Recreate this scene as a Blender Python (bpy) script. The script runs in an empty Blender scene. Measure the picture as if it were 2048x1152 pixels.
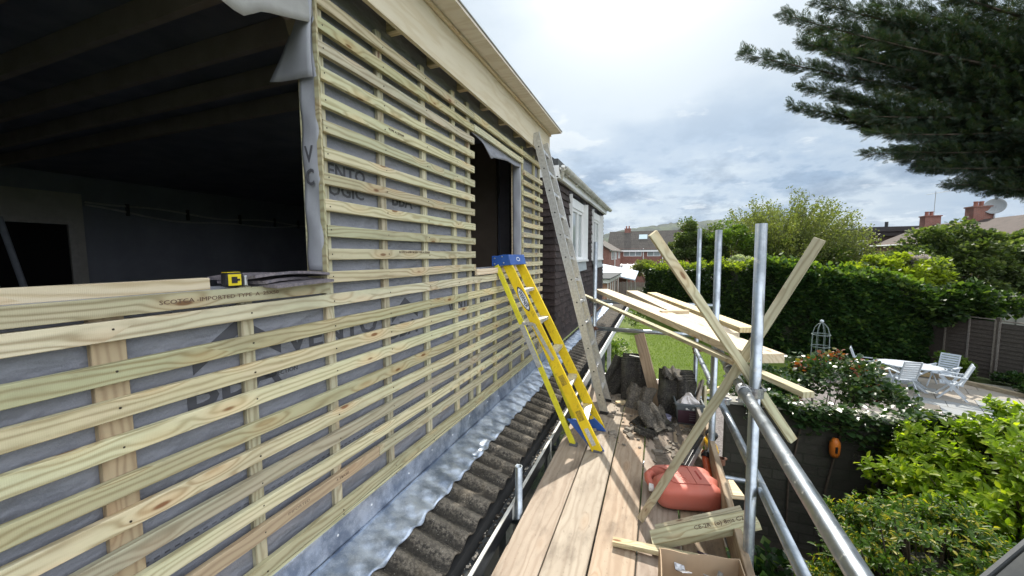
import bpy, math, random
import numpy as np
from mathutils import Vector, Matrix
random.seed(7); RNG = np.random.default_rng(11)
SC = bpy.context.scene; COL = SC.collection

# ---------------------------------------------------------------- camera
cd = bpy.data.cameras.new('camera'); cam = bpy.data.objects.new('camera', cd); COL.objects.link(cam)
cd.sensor_width = 36.0; cd.lens = 36.0 * 770 / 2048; cd.clip_end = 20000; cd.clip_start = 0.02
_p, _y, _r = math.radians(4.75), math.radians(20.8), math.radians(-0.35)
_f = Vector((-math.sin(_y)*math.cos(_p), math.cos(_y)*math.cos(_p), -math.sin(_p)))
_r0 = Vector((math.cos(_y), math.sin(_y), 0)); _u0 = _r0.cross(_f)
_R = _r0*math.cos(_r) + _u0*math.sin(_r); _U = -_r0*math.sin(_r) + _u0*math.cos(_r)
cam.matrix_world = Matrix(((_R.x, _U.x, -_f.x, 0), (_R.y, _U.y, -_f.y, 0), (_R.z, _U.z, -_f.z, 0), (0, 0, 0, 1)))
SC.camera = cam
SC.view_settings.view_transform = 'Standard'; SC.view_settings.look = 'None'
SC.view_settings.gamma = 1.0; SC.view_settings.exposure = 0.45
SC.render.film_transparent = False
try:
    SC.cycles.max_bounces = 6; SC.cycles.diffuse_bounces = 3; SC.cycles.glossy_bounces = 3
    SC.cycles.transmission_bounces = 4; SC.cycles.volume_bounces = 0; SC.cycles.transparent_max_bounces = 8
    SC.cycles.use_denoising = True; SC.cycles.sample_clamp_indirect = 6
except Exception: pass

# ---------------------------------------------------------------- node helper
class NT:
    def __init__(s, tree): s.t = tree; tree.nodes.clear()
    def n(s, typ, ins=None, out=0, **props):
        nd = s.t.nodes.new(typ)
        for k, v in props.items(): setattr(nd, k, v)
        for k, v in (ins or {}).items():
            sock = nd.inputs[k]
            if isinstance(v, bpy.types.NodeSocket): s.t.links.new(v, sock)
            else: sock.default_value = v
        return nd.outputs[out] if (out is not None and len(nd.outputs)) else nd
    def m(s, op, a, b=0.0, c=0.0, clamp=False):
        return s.n('ShaderNodeMath', {0: a, 1: b, 2: c}, operation=op, use_clamp=clamp)
    def v(s, op, a, b=(0, 0, 0), out=0):
        return s.n('ShaderNodeVectorMath', {0: a, 1: b}, operation=op, out=out)
    def mix(s, f, a, b, blend='MIX'):
        def c(x): return x if isinstance(x, bpy.types.NodeSocket) else (tuple(x) + (1,) if len(x) == 3 else x)
        nd = s.t.nodes.new('ShaderNodeMix'); nd.data_type = 'RGBA'; nd.blend_type = blend
        for i, x in ((0, f), (6, c(a)), (7, c(b))):
            if isinstance(x, bpy.types.NodeSocket): s.t.links.new(x, nd.inputs[i])
            else: nd.inputs[i].default_value = x
        return nd.outputs[2]
    def ss(s, x, a, b):
        nd = s.t.nodes.new('ShaderNodeMapRange'); nd.interpolation_type = 'SMOOTHSTEP'
        s.t.links.new(x, nd.inputs[0]); nd.inputs[1].default_value = a; nd.inputs[2].default_value = b
        return nd.outputs[0]
    def noise(s, vec, scale, detail=4, rough=0.6, out=0):
        return s.n('ShaderNodeTexNoise', {'Vector': vec, 'Scale': scale, 'Detail': detail, 'Roughness': rough}, out=out)

# ---------------------------------------------------------------- sky and sun
SUN_EL, SUN_AZ = math.radians(45), math.radians(-4.2)      # azimuth from +Y towards +X
sdir = Vector((math.sin(SUN_AZ)*math.cos(SUN_EL), math.cos(SUN_AZ)*math.cos(SUN_EL), math.sin(SUN_EL)))
W = bpy.data.worlds.new('World'); SC.world = W; W.use_nodes = True
w = NT(W.node_tree)
co = w.n('ShaderNodeTexCoord', out=0)                        # Generated = view direction in a world shader
sky = w.n('ShaderNodeTexSky', sky_type='NISHITA', sun_disc=False, sun_elevation=SUN_EL, sun_rotation=SUN_AZ, air_density=1.0, dust_density=1.5, ozone_density=1.0)
skyc = w.mix(1.0, sky, (0.085, 0.085, 0.085), 'MULTIPLY')
sep = w.n('ShaderNodeSeparateXYZ', {0: co}, out=None)
zz = w.m('MAXIMUM', sep.outputs[2], 0.0)
dt = w.n('ShaderNodeVectorMath', {0: co, 1: tuple(sdir)}, operation='DOT_PRODUCT', out=1)
inv = w.m('DIVIDE', 1.0, w.m('ADD', zz, 0.16))
plane = w.n('ShaderNodeCombineXYZ', {0: w.m('MULTIPLY', sep.outputs[0], inv), 1: w.m('MULTIPLY', sep.outputs[1], inv), 2: w.m('MULTIPLY', zz, 2.0)})
n1 = w.noise(plane, 0.95, 7, 0.56)
n2 = w.noise(w.v('ADD', plane, (3.1, 7.7, 0.4)), 2.6, 6, 0.6)
n3 = w.noise(w.v('ADD', w.v('MULTIPLY', co, (5.0, 5.0, 12.0)), (1.3, 0.2, 5.0)), 1.0, 8, 0.62)
low = w.m('SUBTRACT', 1.0, w.ss(zz, 0.05, 0.36))
veil = w.mix(w.ss(zz, 0.0, 0.5), (0.18, 0.30, 0.47), (0.36, 0.45, 0.52))
veil = w.mix(w.m('MULTIPLY', w.ss(n1, 0.42, 0.60), 0.65), veil, (0.54, 0.61, 0.65))
base = w.mix(0.80, skyc, veil)
rgt = w.m('MULTIPLY', w.ss(sep.outputs[0], 0.05, 0.62), w.m('SUBTRACT', 1.0, w.ss(zz, 0.08, 0.55)))
base = w.mix(w.m('MULTIPLY', rgt, 0.55), base, (0.15, 0.25, 0.40))
bank = w.m('MULTIPLY', w.ss(n3, 0.46, 0.62), low)
base = w.mix(w.m('MULTIPLY', bank, 0.85), base, (0.13, 0.20, 0.31))
tops = w.m('MULTIPLY', w.ss(n3, 0.37, 0.45), w.m('SUBTRACT', 1.0, w.ss(n3, 0.455, 0.52)))
base = w.mix(w.m('MULTIPLY', w.m('MULTIPLY', tops, low), 0.42), base, (0.56, 0.62, 0.66))
cum = w.m('MULTIPLY', w.ss(n2, 0.57, 0.66), w.m('SUBTRACT', 1.0, w.ss(zz, 0.3, 0.55)))
base = w.mix(w.m('MULTIPLY', cum, 0.55), base, (0.66, 0.70, 0.72))
# thin cloud lit through round the sun, which stands above the frame
g1 = w.m('POWER', w.m('MAXIMUM', dt, 0.0), 8.0); g2 = w.m('POWER', w.m('MAXIMUM', dt, 0.0), 60.0)
glow = w.m('ADD', w.m('MULTIPLY', g1, 0.17), w.m('MULTIPLY', g2, 1.6))
glow = w.m('MULTIPLY', glow, w.m('ADD', 0.70, w.m('MULTIPLY', n1, 0.6)))
gc = w.n('ShaderNodeCombineColor', {0: glow, 1: glow, 2: w.m('MULTIPLY', glow, 0.97)})
base = w.mix(1.0, base, gc, 'ADD')
# unseen sky behind the camera brightened, added as fill light for the wall
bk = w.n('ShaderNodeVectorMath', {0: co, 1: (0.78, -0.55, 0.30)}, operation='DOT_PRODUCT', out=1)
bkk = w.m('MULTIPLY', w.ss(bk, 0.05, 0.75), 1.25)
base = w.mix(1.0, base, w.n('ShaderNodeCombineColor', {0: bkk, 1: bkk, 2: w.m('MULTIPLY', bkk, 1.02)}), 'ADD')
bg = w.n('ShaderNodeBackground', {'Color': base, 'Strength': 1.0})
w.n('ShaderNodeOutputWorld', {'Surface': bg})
ld = bpy.data.lights.new('sun', 'SUN'); ld.energy = 5.0; ld.angle = math.radians(0.6); ld.color = (1.0, 0.94, 0.84)
sun = bpy.data.objects.new('sun', ld); COL.objects.link(sun)
sun.rotation_euler = sdir.to_track_quat('Z', 'Y').to_euler(); sun.location = (0, 30, 60)

# ---------------------------------------------------------------- mesh builder
class MB:
    def __init__(s): s.v = []; s.f = []; s.mi = []
    def add(s, vs, fs, mi=0):
        o = len(s.v); s.v += [tuple(x) for x in vs]; s.f += [tuple(i+o for i in f) for f in fs]; s.mi += [mi]*len(fs); return s
    def box(s, c, d, M=None, mi=0):
        hx, hy, hz = d[0]/2, d[1]/2, d[2]/2
        vs = [Vector((x*hx, y*hy, z*hz)) for z in (-1, 1) for y in (-1, 1) for x in (-1, 1)]
        c = Vector(c)
        vs = [(M @ q if M else q) + c for q in vs]
        return s.add(vs, [(0, 2, 3, 1), (4, 5, 7, 6), (0, 1, 5, 4), (1, 3, 7, 5), (3, 2, 6, 7), (2, 0, 4, 6)], mi)
    def span(s, a, b, mi=0):
        return s.box([(a[i]+b[i])/2 for i in range(3)], [abs(b[i]-a[i]) for i in range(3)], None, mi)
    def beam(s, p0, p1, wd, th, up=(0, 0, 1), mi=0):
        p0, p1 = Vector(p0), Vector(p1); x = (p1-p0); L = x.length; x.normalize()
        z = Vector(up); z = (z - x*z.dot(x)).normalized(); y = z.cross(x)
        M = Matrix((x, y, z)).transposed()
        return s.box((p0+p1)/2, (L, wd, th), M, mi)
    def tube(s, pts, r, n=14, cap=True, mi=0, hollow=0):
        pts = [Vector(p) for p in pts]; rings = []
        rs = r if isinstance(r, (list, tuple)) else [r]*len(pts)
        prev = None
        for i, p in enumerate(pts):
            t = (pts[min(i+1, len(pts)-1)] - pts[max(i-1, 0)]).normalized()
            if prev is None:
                a = Vector((0, 0, 1)) if abs(t.z) < .9 else Vector((1, 0, 0)); u = t.cross(a).normalized()
            else: u = (prev - t*prev.dot(t)).normalized()
            prev = u; v_ = t.cross(u)
            rings.append([p + (u*math.cos(2*math.pi*k/n) + v_*math.sin(2*math.pi*k/n))*rs[i] for k in range(n)])
        vs = [q for rg in rings for q in rg]; fs = []
        for i in range(len(pts)-1):
            for k in range(n):
                fs.append((i*n+k, i*n+(k+1) % n, (i+1)*n+(k+1) % n, (i+1)*n+k))
        if cap:
            fs.append(tuple(reversed(range(n)))); fs.append(tuple((len(pts)-1)*n+k for k in range(n)))
        return s.add(vs, fs, mi)
    def pipe(s, p0, p1, r, th=0.004, n=20, mi=0):          # hollow open tube
        p0, p1 = Vector(p0), Vector(p1); t = (p1-p0).normalized()
        a = Vector((0, 0, 1)) if abs(t.z) < .9 else Vector((1, 0, 0)); u = t.cross(a).normalized(); v_ = t.cross(u)
        vs = []
        for p, rr in ((p0, r), (p1, r), (p1, r-th), (p0, r-th)):
            vs += [p + (u*math.cos(2*math.pi*k/n) + v_*math.sin(2*math.pi*k/n))*rr for k in range(n)]
        fs = []
        for j in range(4):
            for k in range(n):
                fs.append((j*n+k, j*n+(k+1) % n, ((j+1) % 4)*n+(k+1) % n, ((j+1) % 4)*n+k))
        return s.add(vs, fs, mi)
    def grid(s, fn, nu, nv, mi=0, th=0):
        vs = [fn(i/nu, j/nv) for j in range(nv+1) for i in range(nu+1)]
        fs = [(j*(nu+1)+i, j*(nu+1)+i+1, (j+1)*(nu+1)+i+1, (j+1)*(nu+1)+i) for j in range(nv) for i in range(nu)]
        return s.add(vs, fs, mi)
    def prism(s, pts, d, mi=0):                             # polygon pts swept along vector d
        n = len(pts); d = Vector(d); pts = [Vector(p) for p in pts]
        vs = pts + [p+d for p in pts]
        fs = [tuple(reversed(range(n))), tuple(range(n, 2*n))] + [(i, (i+1) % n, n+(i+1) % n, n+i) for i in range(n)]
        return s.add(vs, fs, mi)
    def disc(s, c, nrm, r, n=8, mi=0, h=0.0015):
        c = Vector(c); nrm = Vector(nrm).normalized(); return s.tube([c-nrm*0.001, c+nrm*h], r, n, True, mi)
    def lathe(s, c, prof, n=20, mi=0, axis=(0, 0, 1)):
        ax = Vector(axis).normalized(); a = Vector((1, 0, 0)) if abs(ax.x) < .9 else Vector((0, 1, 0)); u = ax.cross(a).normalized(); v_ = ax.cross(u); c = Vector(c)
        vs = [c + ax*z + (u*math.cos(2*math.pi*k/n)+v_*math.sin(2*math.pi*k/n))*r for r, z in prof for k in range(n)]
        fs = [(i*n+k, i*n+(k+1) % n, (i+1)*n+(k+1) % n, (i+1)*n+k) for i in range(len(prof)-1) for k in range(n)]
        return s.add(vs, fs, mi)
    def build(s, name, mats, parent=None, smooth=False, solid=0, bevel=0, origin=None):
        me = bpy.data.meshes.new(name)
        if origin is not None:
            o_ = Vector(origin); vs = [Vector(q)-o_ for q in s.v]
        else: vs = s.v
        me.from_pydata([tuple(q) for q in vs], [], s.f)
        for m_ in (mats if isinstance(mats, (list, tuple)) else [mats]): me.materials.append(m_)
        if any(s.mi): me.polygons.foreach_set('material_index', s.mi)
        if smooth: me.polygons.foreach_set('use_smooth', [True]*len(s.f))
        me.update()
        ob = bpy.data.objects.new(name, me); COL.objects.link(ob)
        if origin is not None: ob.location = origin
        if solid: md = ob.modifiers.new('solid', 'SOLIDIFY'); md.thickness = solid; md.offset = 0
        if bevel: md = ob.modifiers.new('bevel', 'BEVEL'); md.width = bevel; md.segments = 2; md.limit_method = 'ANGLE'
        if parent: attach(ob, parent)
        return ob
def attach(ob, parent):
    ob.parent = parent
    ob.matrix_parent_inverse = world_of(parent).inverted()
def world_of(o):
    m_ = Matrix.LocRotScale(o.location, o.rotation_euler, o.scale)
    if o.parent: m_ = world_of(o.parent) @ o.matrix_parent_inverse @ m_
    return m_
def tag(o, label=None, cat=None, group=None, kind=None):
    if label: o['label'] = label
    if cat: o['category'] = cat
    if group: o['group'] = group
    if kind: o['kind'] = kind
    return o
def thing(name, label, cat, loc=(0, 0, 0), group=None):
    o = bpy.data.objects.new(name, None); COL.objects.link(o); o.location = loc; o.empty_display_size = 0.1
    return tag(o, label, cat, group)
def copy_tree(o, parent=None):
    c = o.copy(); COL.objects.link(c)
    if parent: c.parent = parent
    for ch in list(o.children): copy_tree(ch, c)
    return c
def board(name, p0, p1, wd, th, mt, parent=None, up=(0, 0, 1), ch=0.002, nails=None, mats=None, bow=0.0, nailmat=None):
    """sawn board with its long axis on local X; width on local Y, thickness on local Z"""
    p0, p1 = Vector(p0), Vector(p1); x = p1-p0; L = x.length; x.normalize()
    z = Vector(up); z = (z - x*z.dot(x)).normalized(); y = z.cross(x)
    b = MB(); hw, ht = wd/2, th/2
    sec = [(-hw+ch, -ht), (hw-ch, -ht), (hw, -ht+ch), (hw, ht-ch), (hw-ch, ht), (-hw+ch, ht), (-hw, ht-ch), (-hw, -ht+ch)]
    n = max(2, int(L/0.25)+1); ph = random.random()*6; am = bow
    vs = []
    for i in range(n+1):
        u = i/n; px = -L/2 + u*L
        dy = am*math.sin(ph+u*4.1)*math.sin(math.pi*u); dz = am*.6*math.sin(ph*1.7+u*5)*math.sin(math.pi*u)
        k = 0.998 if i in (0, n) else 1.0
        vs += [(px, a*k+dy, c*k+dz) for a, c in sec]
    fs = [(i*8+k, i*8+(k+1) % 8, (i+1)*8+(k+1) % 8, (i+1)*8+k) for i in range(n) for k in range(8)]
    fs += [tuple(reversed(range(8))), tuple(n*8+k for k in range(8))]
    b.add(vs, fs)
    for (u, v_) in (nails or []):
        b.disc((-L/2+u, v_, ht), (0, 0, 1), 0.0032, 7, 1)
    ob = b.build(name, [mt] + ([nailmat] if nails else []))
    M = Matrix((x, y, z)).transposed().to_4x4(); M.translation = (p0+p1)/2
    ob.matrix_world = M
    ob.location = M.to_translation(); ob.rotation_euler = M.to_euler()
    if parent: attach(ob, parent)
    return ob
def text(name, s, M, size, mt, parent=None, ext=0.0006, bold=False, sx=1.0):
    """flat lettering, M places it: local X = reading direction, local Y = up, local Z = outward"""
    cu = bpy.data.curves.new(name, 'FONT'); cu.body = s; cu.size = size; cu.extrude = ext; cu.align_x = 'CENTER'; cu.align_y = 'CENTER'
    if bold: cu.offset = size*0.02
    cu.resolution_u = 2
    tmp = bpy.data.objects.new('tmp', cu); COL.objects.link(tmp)
    dg = bpy.context.evaluated_depsgraph_get(); me = bpy.data.meshes.new_from_object(tmp.evaluated_get(dg))
    bpy.data.objects.remove(tmp)
    me.transform(Matrix.Diagonal((sx, 1, 1, 1))); me.materials.clear(); me.materials.append(mt)
    ob = bpy.data.objects.new(name, me); COL.objects.link(ob)
    ob.location = M.to_translation(); ob.rotation_euler = M.to_euler()
    if parent: attach(ob, parent)
    return ob
def frame(o, x, y):
    x = Vector(x).normalized(); y = Vector(y); y = (y-x*y.dot(x)).normalized(); z = x.cross(y)
    M = Matrix((x, y, z)).transposed().to_4x4(); M.translation = Vector(o); return M

# ---------------------------------------------------------------- materials
def newmat(name):
    m_ = bpy.data.materials.new(name); m_.use_nodes = True; return m_, NT(m_.node_tree)
def finish(t, col, rough=0.6, bump=None, bstr=0.3, bdist=0.002, metal=0.0, spec=0.4, **kw):
    ins = {'Base Color': col if isinstance(col, bpy.types.NodeSocket) else tuple(col)+(1,), 'Roughness': rough, 'Metallic': metal, 'Specular IOR Level': spec}
    if bump is not None: ins['Normal'] = t.n('ShaderNodeBump', {'Height': bump, 'Strength': bstr, 'Distance': bdist})
    ins.update(kw)
    s = t.n('ShaderNodeBsdfPrincipled', ins); t.n('ShaderNodeOutputMaterial', {'Surface': s}); return s
def ocoord(t, rnd=True):
    c = t.n('ShaderNodeTexCoord', out=3)
    if rnd:
        r = t.n('ShaderNodeObjectInfo', out=5)
        c = t.v('ADD', c, t.v('SCALE', (37.1, 91.7, 53.3))) if False else t.v('ADD', c, t.n('ShaderNodeCombineXYZ', {0: t.m('MULTIPLY', r, 37.0), 1: t.m('MULTIPLY', r, 91.0), 2: t.m('MULTIPLY', r, 53.0)}))
    return c
def wood(name, c1, c2, cd_, knotc=(0.16, 0.07, 0.03), grain=260, knots=True, rough=0.75, dirt=0.0, vary=0.25, green=None, kthr=0.55):
    m_, t = newmat(name); c = ocoord(t); r = t.n('ShaderNodeObjectInfo', out=5)
    sx = t.n('ShaderNodeSeparateXYZ', {0: c}, out=None)
    wv = t.v('MULTIPLY', c, (1.6, 9.0, 9.0)); wob = t.noise(wv, 1.0, 3, 0.5)
    kv = t.v('MULTIPLY', c, (4.2, 13.0, 13.0))
    vor = t.n('ShaderNodeTexVoronoi', {'Vector': kv, 'Scale': 1.0, 'Randomness': 0.9}, out=None)
    keep = t.m('GREATER_THAN', t.n('ShaderNodeSeparateColor', {0: vor.outputs['Color']}), kthr)
    kd = vor.outputs['Distance']
    km = t.m('MULTIPLY', t.m('SUBTRACT', 1.0, t.ss(kd, 0.07, 0.14)), keep) if knots else 0.0
    halo = t.m('MULTIPLY', t.m('SUBTRACT', 1.0, t.ss(kd, 0.12, 0.55)), keep) if knots else 0.0
    ph = t.m('ADD', t.m('MULTIPLY', t.m('ADD', sx.outputs[1], t.m('MULTIPLY', sx.outputs[2], 0.6)), float(grain)), t.m('MULTIPLY', wob, 26.0))
    if knots: ph = t.m('ADD', ph, t.m('MULTIPLY', halo, 9.0))
    band = t.m('POWER', t.m('MULTIPLY', t.m('ADD', t.m('SINE', ph), 1.0), 0.5), 2.2)
    fine = t.noise(t.v('MULTIPLY', c, (14, 420, 420)), 1.0, 3, 0.6)
    patch = t.noise(t.v('MULTIPLY', c, (3.0, 14, 14)), 1.0, 4, 0.6)
    col = t.mix(t.ss(patch, 0.3, 0.72), c1, c2)
    if green: col = t.mix(t.m('MULTIPLY', t.ss(t.noise(t.v('MULTIPLY', c, (1.1, 4, 4)), 1.0, 2, 0.5), 0.35, 0.7), 0.7), col, green)
    col = t.mix(t.m('MULTIPLY', band, t.m('ADD', 0.22, t.m('MULTIPLY', wob, 0.85)), clamp=True), col, cd_)
    col = t.mix(t.m('MULTIPLY', fine, 0.22), col, cd_)
    if knots:
        col = t.mix(t.m('MULTIPLY', halo, 0.35), col, (c2[0]*.95, c2[1]*.72, c2[2]*.55))
        col = t.mix(t.m('MULTIPLY', km, 0.85), col, knotc)
    # each board a little lighter/darker, warmer/greener
    hs = t.n('ShaderNodeHueSaturation', {'Hue': t.m('ADD', 0.49, t.m('MULTIPLY', t.m('FRACT', t.m('MULTIPLY', r, 7.3)), 0.02)), 'Saturation': t.m('ADD', 0.85, t.m('MULTIPLY', t.m('FRACT', t.m('MULTIPLY', r, 3.7)), 0.35)), 'Value': t.m('ADD', 1.0-vary/2, t.m('MULTIPLY', r, vary)), 'Color': col})
    if dirt:
        dn = t.noise(t.v('MULTIPLY', c, (2.2, 5, 5)), 1.0, 6, 0.65)
        dn2 = t.noise(t.v('MULTIPLY', c, (30, 60, 60)), 1.0, 3, 0.6)
        hs = t.mix(t.m('MULTIPLY', t.ss(dn, 0.48, 0.72), dirt), hs, (0.10, 0.075, 0.055))
        hs = t.mix(t.m('MULTIPLY', t.ss(dn2, 0.62, 0.75), dirt*.6), hs, (0.08, 0.06, 0.045))
    saw = t.n('ShaderNodeTexWave', {'Vector': t.v('ADD', c, t.v('MULTIPLY', c, (0, 0.9, 0))), 'Scale': 85.0, 'Distortion': 1.5, 'Detail': 1.0}, out=1, wave_type='BANDS', bands_direction='X')
    bm = t.m('ADD', t.m('MULTIPLY', band, -0.5), t.m('ADD', t.m('MULTIPLY', fine, 0.8), t.m('MULTIPLY', saw, 0.25)))
    finish(t, hs, rough, bm, 0.35, 0.0015, spec=0.25)
    return m_
def plain(name, col, rough=0.6, metal=0.0, vary=0.12, scale=14.0, bstr=0.15, col2=None, spec=0.4, **kw):
    m_, t = newmat(name); c = ocoord(t)
    n_ = t.noise(c, scale, 5, 0.62)
    c2 = col2 or tuple(x*(1-vary*1.6) for x in col)
    finish(t, t.mix(t.ss(n_, 0.3, 0.72), col, c2), rough, t.noise(c, scale*6, 3, 0.6), bstr, 0.002, metal, spec, **kw)
    return m_
def leafmat(name, ca, cb, cc=None, trans=0.45, rough=0.45, tcol=1.6, spec=0.3):
    m_, t = newmat(name)
    g = t.n('ShaderNodeNewGeometry', out=None); r = g.outputs['Random Per Island']
    col = t.mix(r, ca, cb)
    if cc: col = t.mix(t.m('GREATER_THAN', t.m('FRACT', t.m('MULTIPLY', r, 13.7)), 0.82), col, cc)
    s = t.n('ShaderNodeBsdfPrincipled', {'Base Color': col, 'Roughness': rough, 'Specular IOR Level': spec})
    tc = t.mix(1.0, col, (tcol, tcol*1.05, tcol*0.35), 'MULTIPLY')
    tr = t.n('ShaderNodeBsdfTranslucent', {'Color': tc})
    t.n('ShaderNodeOutputMaterial', {'Surface': t.n('ShaderNodeMixShader', {0: trans, 1: s, 2: tr})})
    return m_
M = {}
M['batten'] = wood('treated_batten', kthr=0.38, c1=(0.54, 0.51, 0.34), c2=(0.585, 0.52, 0.365), cd_=(0.26, 0.215, 0.12), green=(0.47, 0.49, 0.33), vary=0.46, dirt=0.24)
M['pine'] = wood('new_pine', (0.66, 0.56, 0.38), (0.70, 0.60, 0.42), (0.46, 0.33, 0.18), vary=0.15)
M['joistwood'] = wood('sawn_joist', (0.60, 0.52, 0.36), (0.66, 0.56, 0.38), (0.40, 0.31, 0.17), vary=0.2)
M['brownbatten'] = wood('brown_batten', (0.43, 0.345, 0.20), (0.46, 0.36, 0.21), (0.28, 0.20, 0.11), vary=0.1)
M['deck'] = wood('scaffold_board', (0.38, 0.305, 0.235), (0.44, 0.36, 0.28), (0.30, 0.225, 0.165), grain=150, vary=0.2, dirt=0.6, knotc=(0.20, 0.14, 0.09), kthr=0.86)
M['toe'] = wood('toe_board', (0.34, 0.27, 0.20), (0.38, 0.31, 0.23), (0.22, 0.17, 0.12), grain=150, vary=0.1, dirt=0.6)
M['oldwood'] = wood('old_plank', (0.40, 0.27, 0.17), (0.44, 0.30, 0.20), (0.27, 0.17, 0.10), grain=170, vary=0.1, dirt=0.25)
M['fencewood'] = wood('dark_fence', (0.075, 0.062, 0.052), (0.10, 0.083, 0.07), (0.05, 0.04, 0.034), grain=120, vary=0.3, knots=False)
M['greywood'] = wood('weathered_fence', (0.20, 0.175, 0.15), (0.25, 0.22, 0.19), (0.12, 0.10, 0.085), grain=120, vary=0.2, knots=False)
M['sleeper'] = wood('sleeper', (0.34, 0.26, 0.16), (0.40, 0.31, 0.20), (0.2, 0.14, 0.09), grain=60, vary=0.1)
M['ply'] = wood('plywood', (0.58, 0.53, 0.42), (0.62, 0.57, 0.46), (0.50, 0.43, 0.31), grain=40, knots=False, vary=0.05)
M['roofply'] = wood('roof_plywood', (0.70, 0.65, 0.57), (0.74, 0.70, 0.62), (0.60, 0.53, 0.44), grain=30, knots=False, vary=0.05)
M['nail'] = plain('nail_head', (0.06, 0.05, 0.04), 0.5, 0.6)
M['white'] = plain('white_upvc', (0.78, 0.79, 0.79), 0.4, vary=0.05, scale=4)
M['whitedirty'] = plain('weathered_white', (0.66, 0.66, 0.63), 0.55, col2=(0.42, 0.42, 0.38), scale=7)
M['black'] = plain('black_plastic', (0.02, 0.02, 0.022), 0.4)
M['galv'] = None
def metal_mat(name, ca, cb, ra, rb, scale, streak=None, metal=1.0, splash=0):
    m_, t = newmat(name); c = ocoord(t)
    n_ = t.noise(t.v('MULTIPLY', c, streak or (1, 1, 1)), scale, 5, 0.65)
    k = t.ss(n_, 0.36, 0.66)
    ro = t.m('ADD', ra, t.m('MULTIPLY', k, rb-ra))
    cm = t.mix(k, ca, cb)
    if splash:
        sp = t.m('MULTIPLY', t.ss(t.noise(c, 38, 4, 0.7), 0.60, 0.66), splash); cm = t.mix(sp, cm, (0.55, 0.54, 0.50)); ro = t.m('ADD', ro, t.m('MULTIPLY', sp, 0.35))
        sp2 = t.m('MULTIPLY', t.ss(t.noise(t.v('ADD', c, (7, 3, 1)), 16, 5, 0.75), 0.63, 0.70), splash); cm = t.mix(sp2, cm, (0.16, 0.13, 0.11)); ro = t.m('ADD', ro, t.m('MULTIPLY', sp2, 0.3))
    finish(t, cm, ro, n_, 0.08, 0.002, metal)
    return m_
M['galv'] = metal_mat('galvanised_tube', (0.42, 0.46, 0.50), (0.27, 0.30, 0.33), 0.28, 0.45, 9, (1, 1, 1), 1.0, 0.6)
M['alu'] = metal_mat('aluminium', (0.60, 0.60, 0.58), (0.47, 0.46, 0.44), 0.38, 0.55, 40, None, 0.8)
M['alubright'] = metal_mat('bright_aluminium', (0.82, 0.83, 0.84), (0.6, 0.6, 0.6), 0.3, 0.5, 25, None, 0.8)
M['rust'] = plain('rusty_coupler', (0.22, 0.10, 0.06), 0.7, 0.3, col2=(0.12, 0.07, 0.05), scale=60)
M['steel'] = metal_mat('zinc_steel', (0.55, 0.56, 0.58), (0.3, 0.3, 0.31), 0.35, 0.6, 60, None, 0.9)
M['ink'] = plain('stamp_ink', (0.13, 0.085, 0.06), 0.8)
M['inkblack'] = plain('membrane_ink', (0.085, 0.087, 0.10), 0.7)
M['whiteprint'] = plain('white_print', (0.75, 0.77, 0.8), 0.6)
def membrane():
    m_, t = newmat('breather_membrane'); c = ocoord(t, False)
    n_ = t.noise(c, 3.0, 5, 0.6); f_ = t.noise(c, 220, 3, 0.7); f2 = t.noise(c, 22, 4, 0.6)
    col = t.mix(t.ss(n_, 0.3, 0.7), (0.19, 0.20, 0.235), (0.235, 0.24, 0.27))
    col = t.mix(t.m('MULTIPLY', t.ss(f_, 0.45, 0.7), 0.5), col, (0.27, 0.28, 0.31))
    # printed dashed overlap line running along the roll
    s_ = t.n('ShaderNodeSeparateXYZ', {0: c}, out=None)
    for z0 in (-0.93, -0.985):
        ln = t.m('LESS_THAN', t.m('ABSOLUTE', t.m('SUBTRACT', s_.outputs[2], z0)), 0.0028)
        ds = t.m('GREATER_THAN', t.m('FRACT', t.m('MULTIPLY', s_.outputs[1], 36.0)), 0.45)
        col = t.mix(t.m('MULTIPLY', t.m('MULTIPLY', ln, ds), 0.8), col, (0.05, 0.05, 0.06))
    wr = t.noise(t.v('MULTIPLY', c, (1, 2.2, 5.0)), 2.0, 3, 0.5)
    col = t.mix(t.m('MULTIPLY', t.ss(wr, 0.42, 0.60), 0.30), col, (0.29, 0.30, 0.34))
    finish(t, col, 0.5, t.m('ADD', t.m('ADD', t.m('MULTIPLY', f_, 0.08), t.m('MULTIPLY', f2, 0.4)), t.m('MULTIPLY', wr, 3.0)), 0.8, 0.02, spec=0.4)
    return m_
M['membrane'] = membrane()
M['flap'] = plain('membrane_flap', (0.34, 0.355, 0.39), 0.6, vary=0.12, scale=9, bstr=0.3, col2=(0.30, 0.31, 0.35))
M['flap2'] = plain('membrane_underside', (0.33, 0.33, 0.315), 0.6, vary=0.12, scale=9, bstr=0.3)
def flashing():
    m_, t = newmat('zinc_flashing'); c = ocoord(t, False)
    a = t.noise(c, 7, 5, 0.65); b = t.noise(c, 160, 4, 0.75); d = t.noise(t.v('ADD', c, (4, 4, 4)), 26, 5, 0.6)
    col = t.mix(t.ss(a, 0.35, 0.65), (0.24, 0.29, 0.38), (0.58, 0.65, 0.76))
    col = t.mix(t.m('MULTIPLY', t.ss(b, 0.5, 0.66), t.ss(a, 0.3, 0.7)), col, (0.72, 0.76, 0.82))
    finish(t, col, t.m('ADD', 0.20, t.m('MULTIPLY', d, 0.30)), t.m('ADD', t.m('MULTIPLY', d, 1.0), t.m('MULTIPLY', b, 0.55)), 0.5, 0.003, metal=0.8)
    return m_
M['flash'] = flashing()
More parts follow.
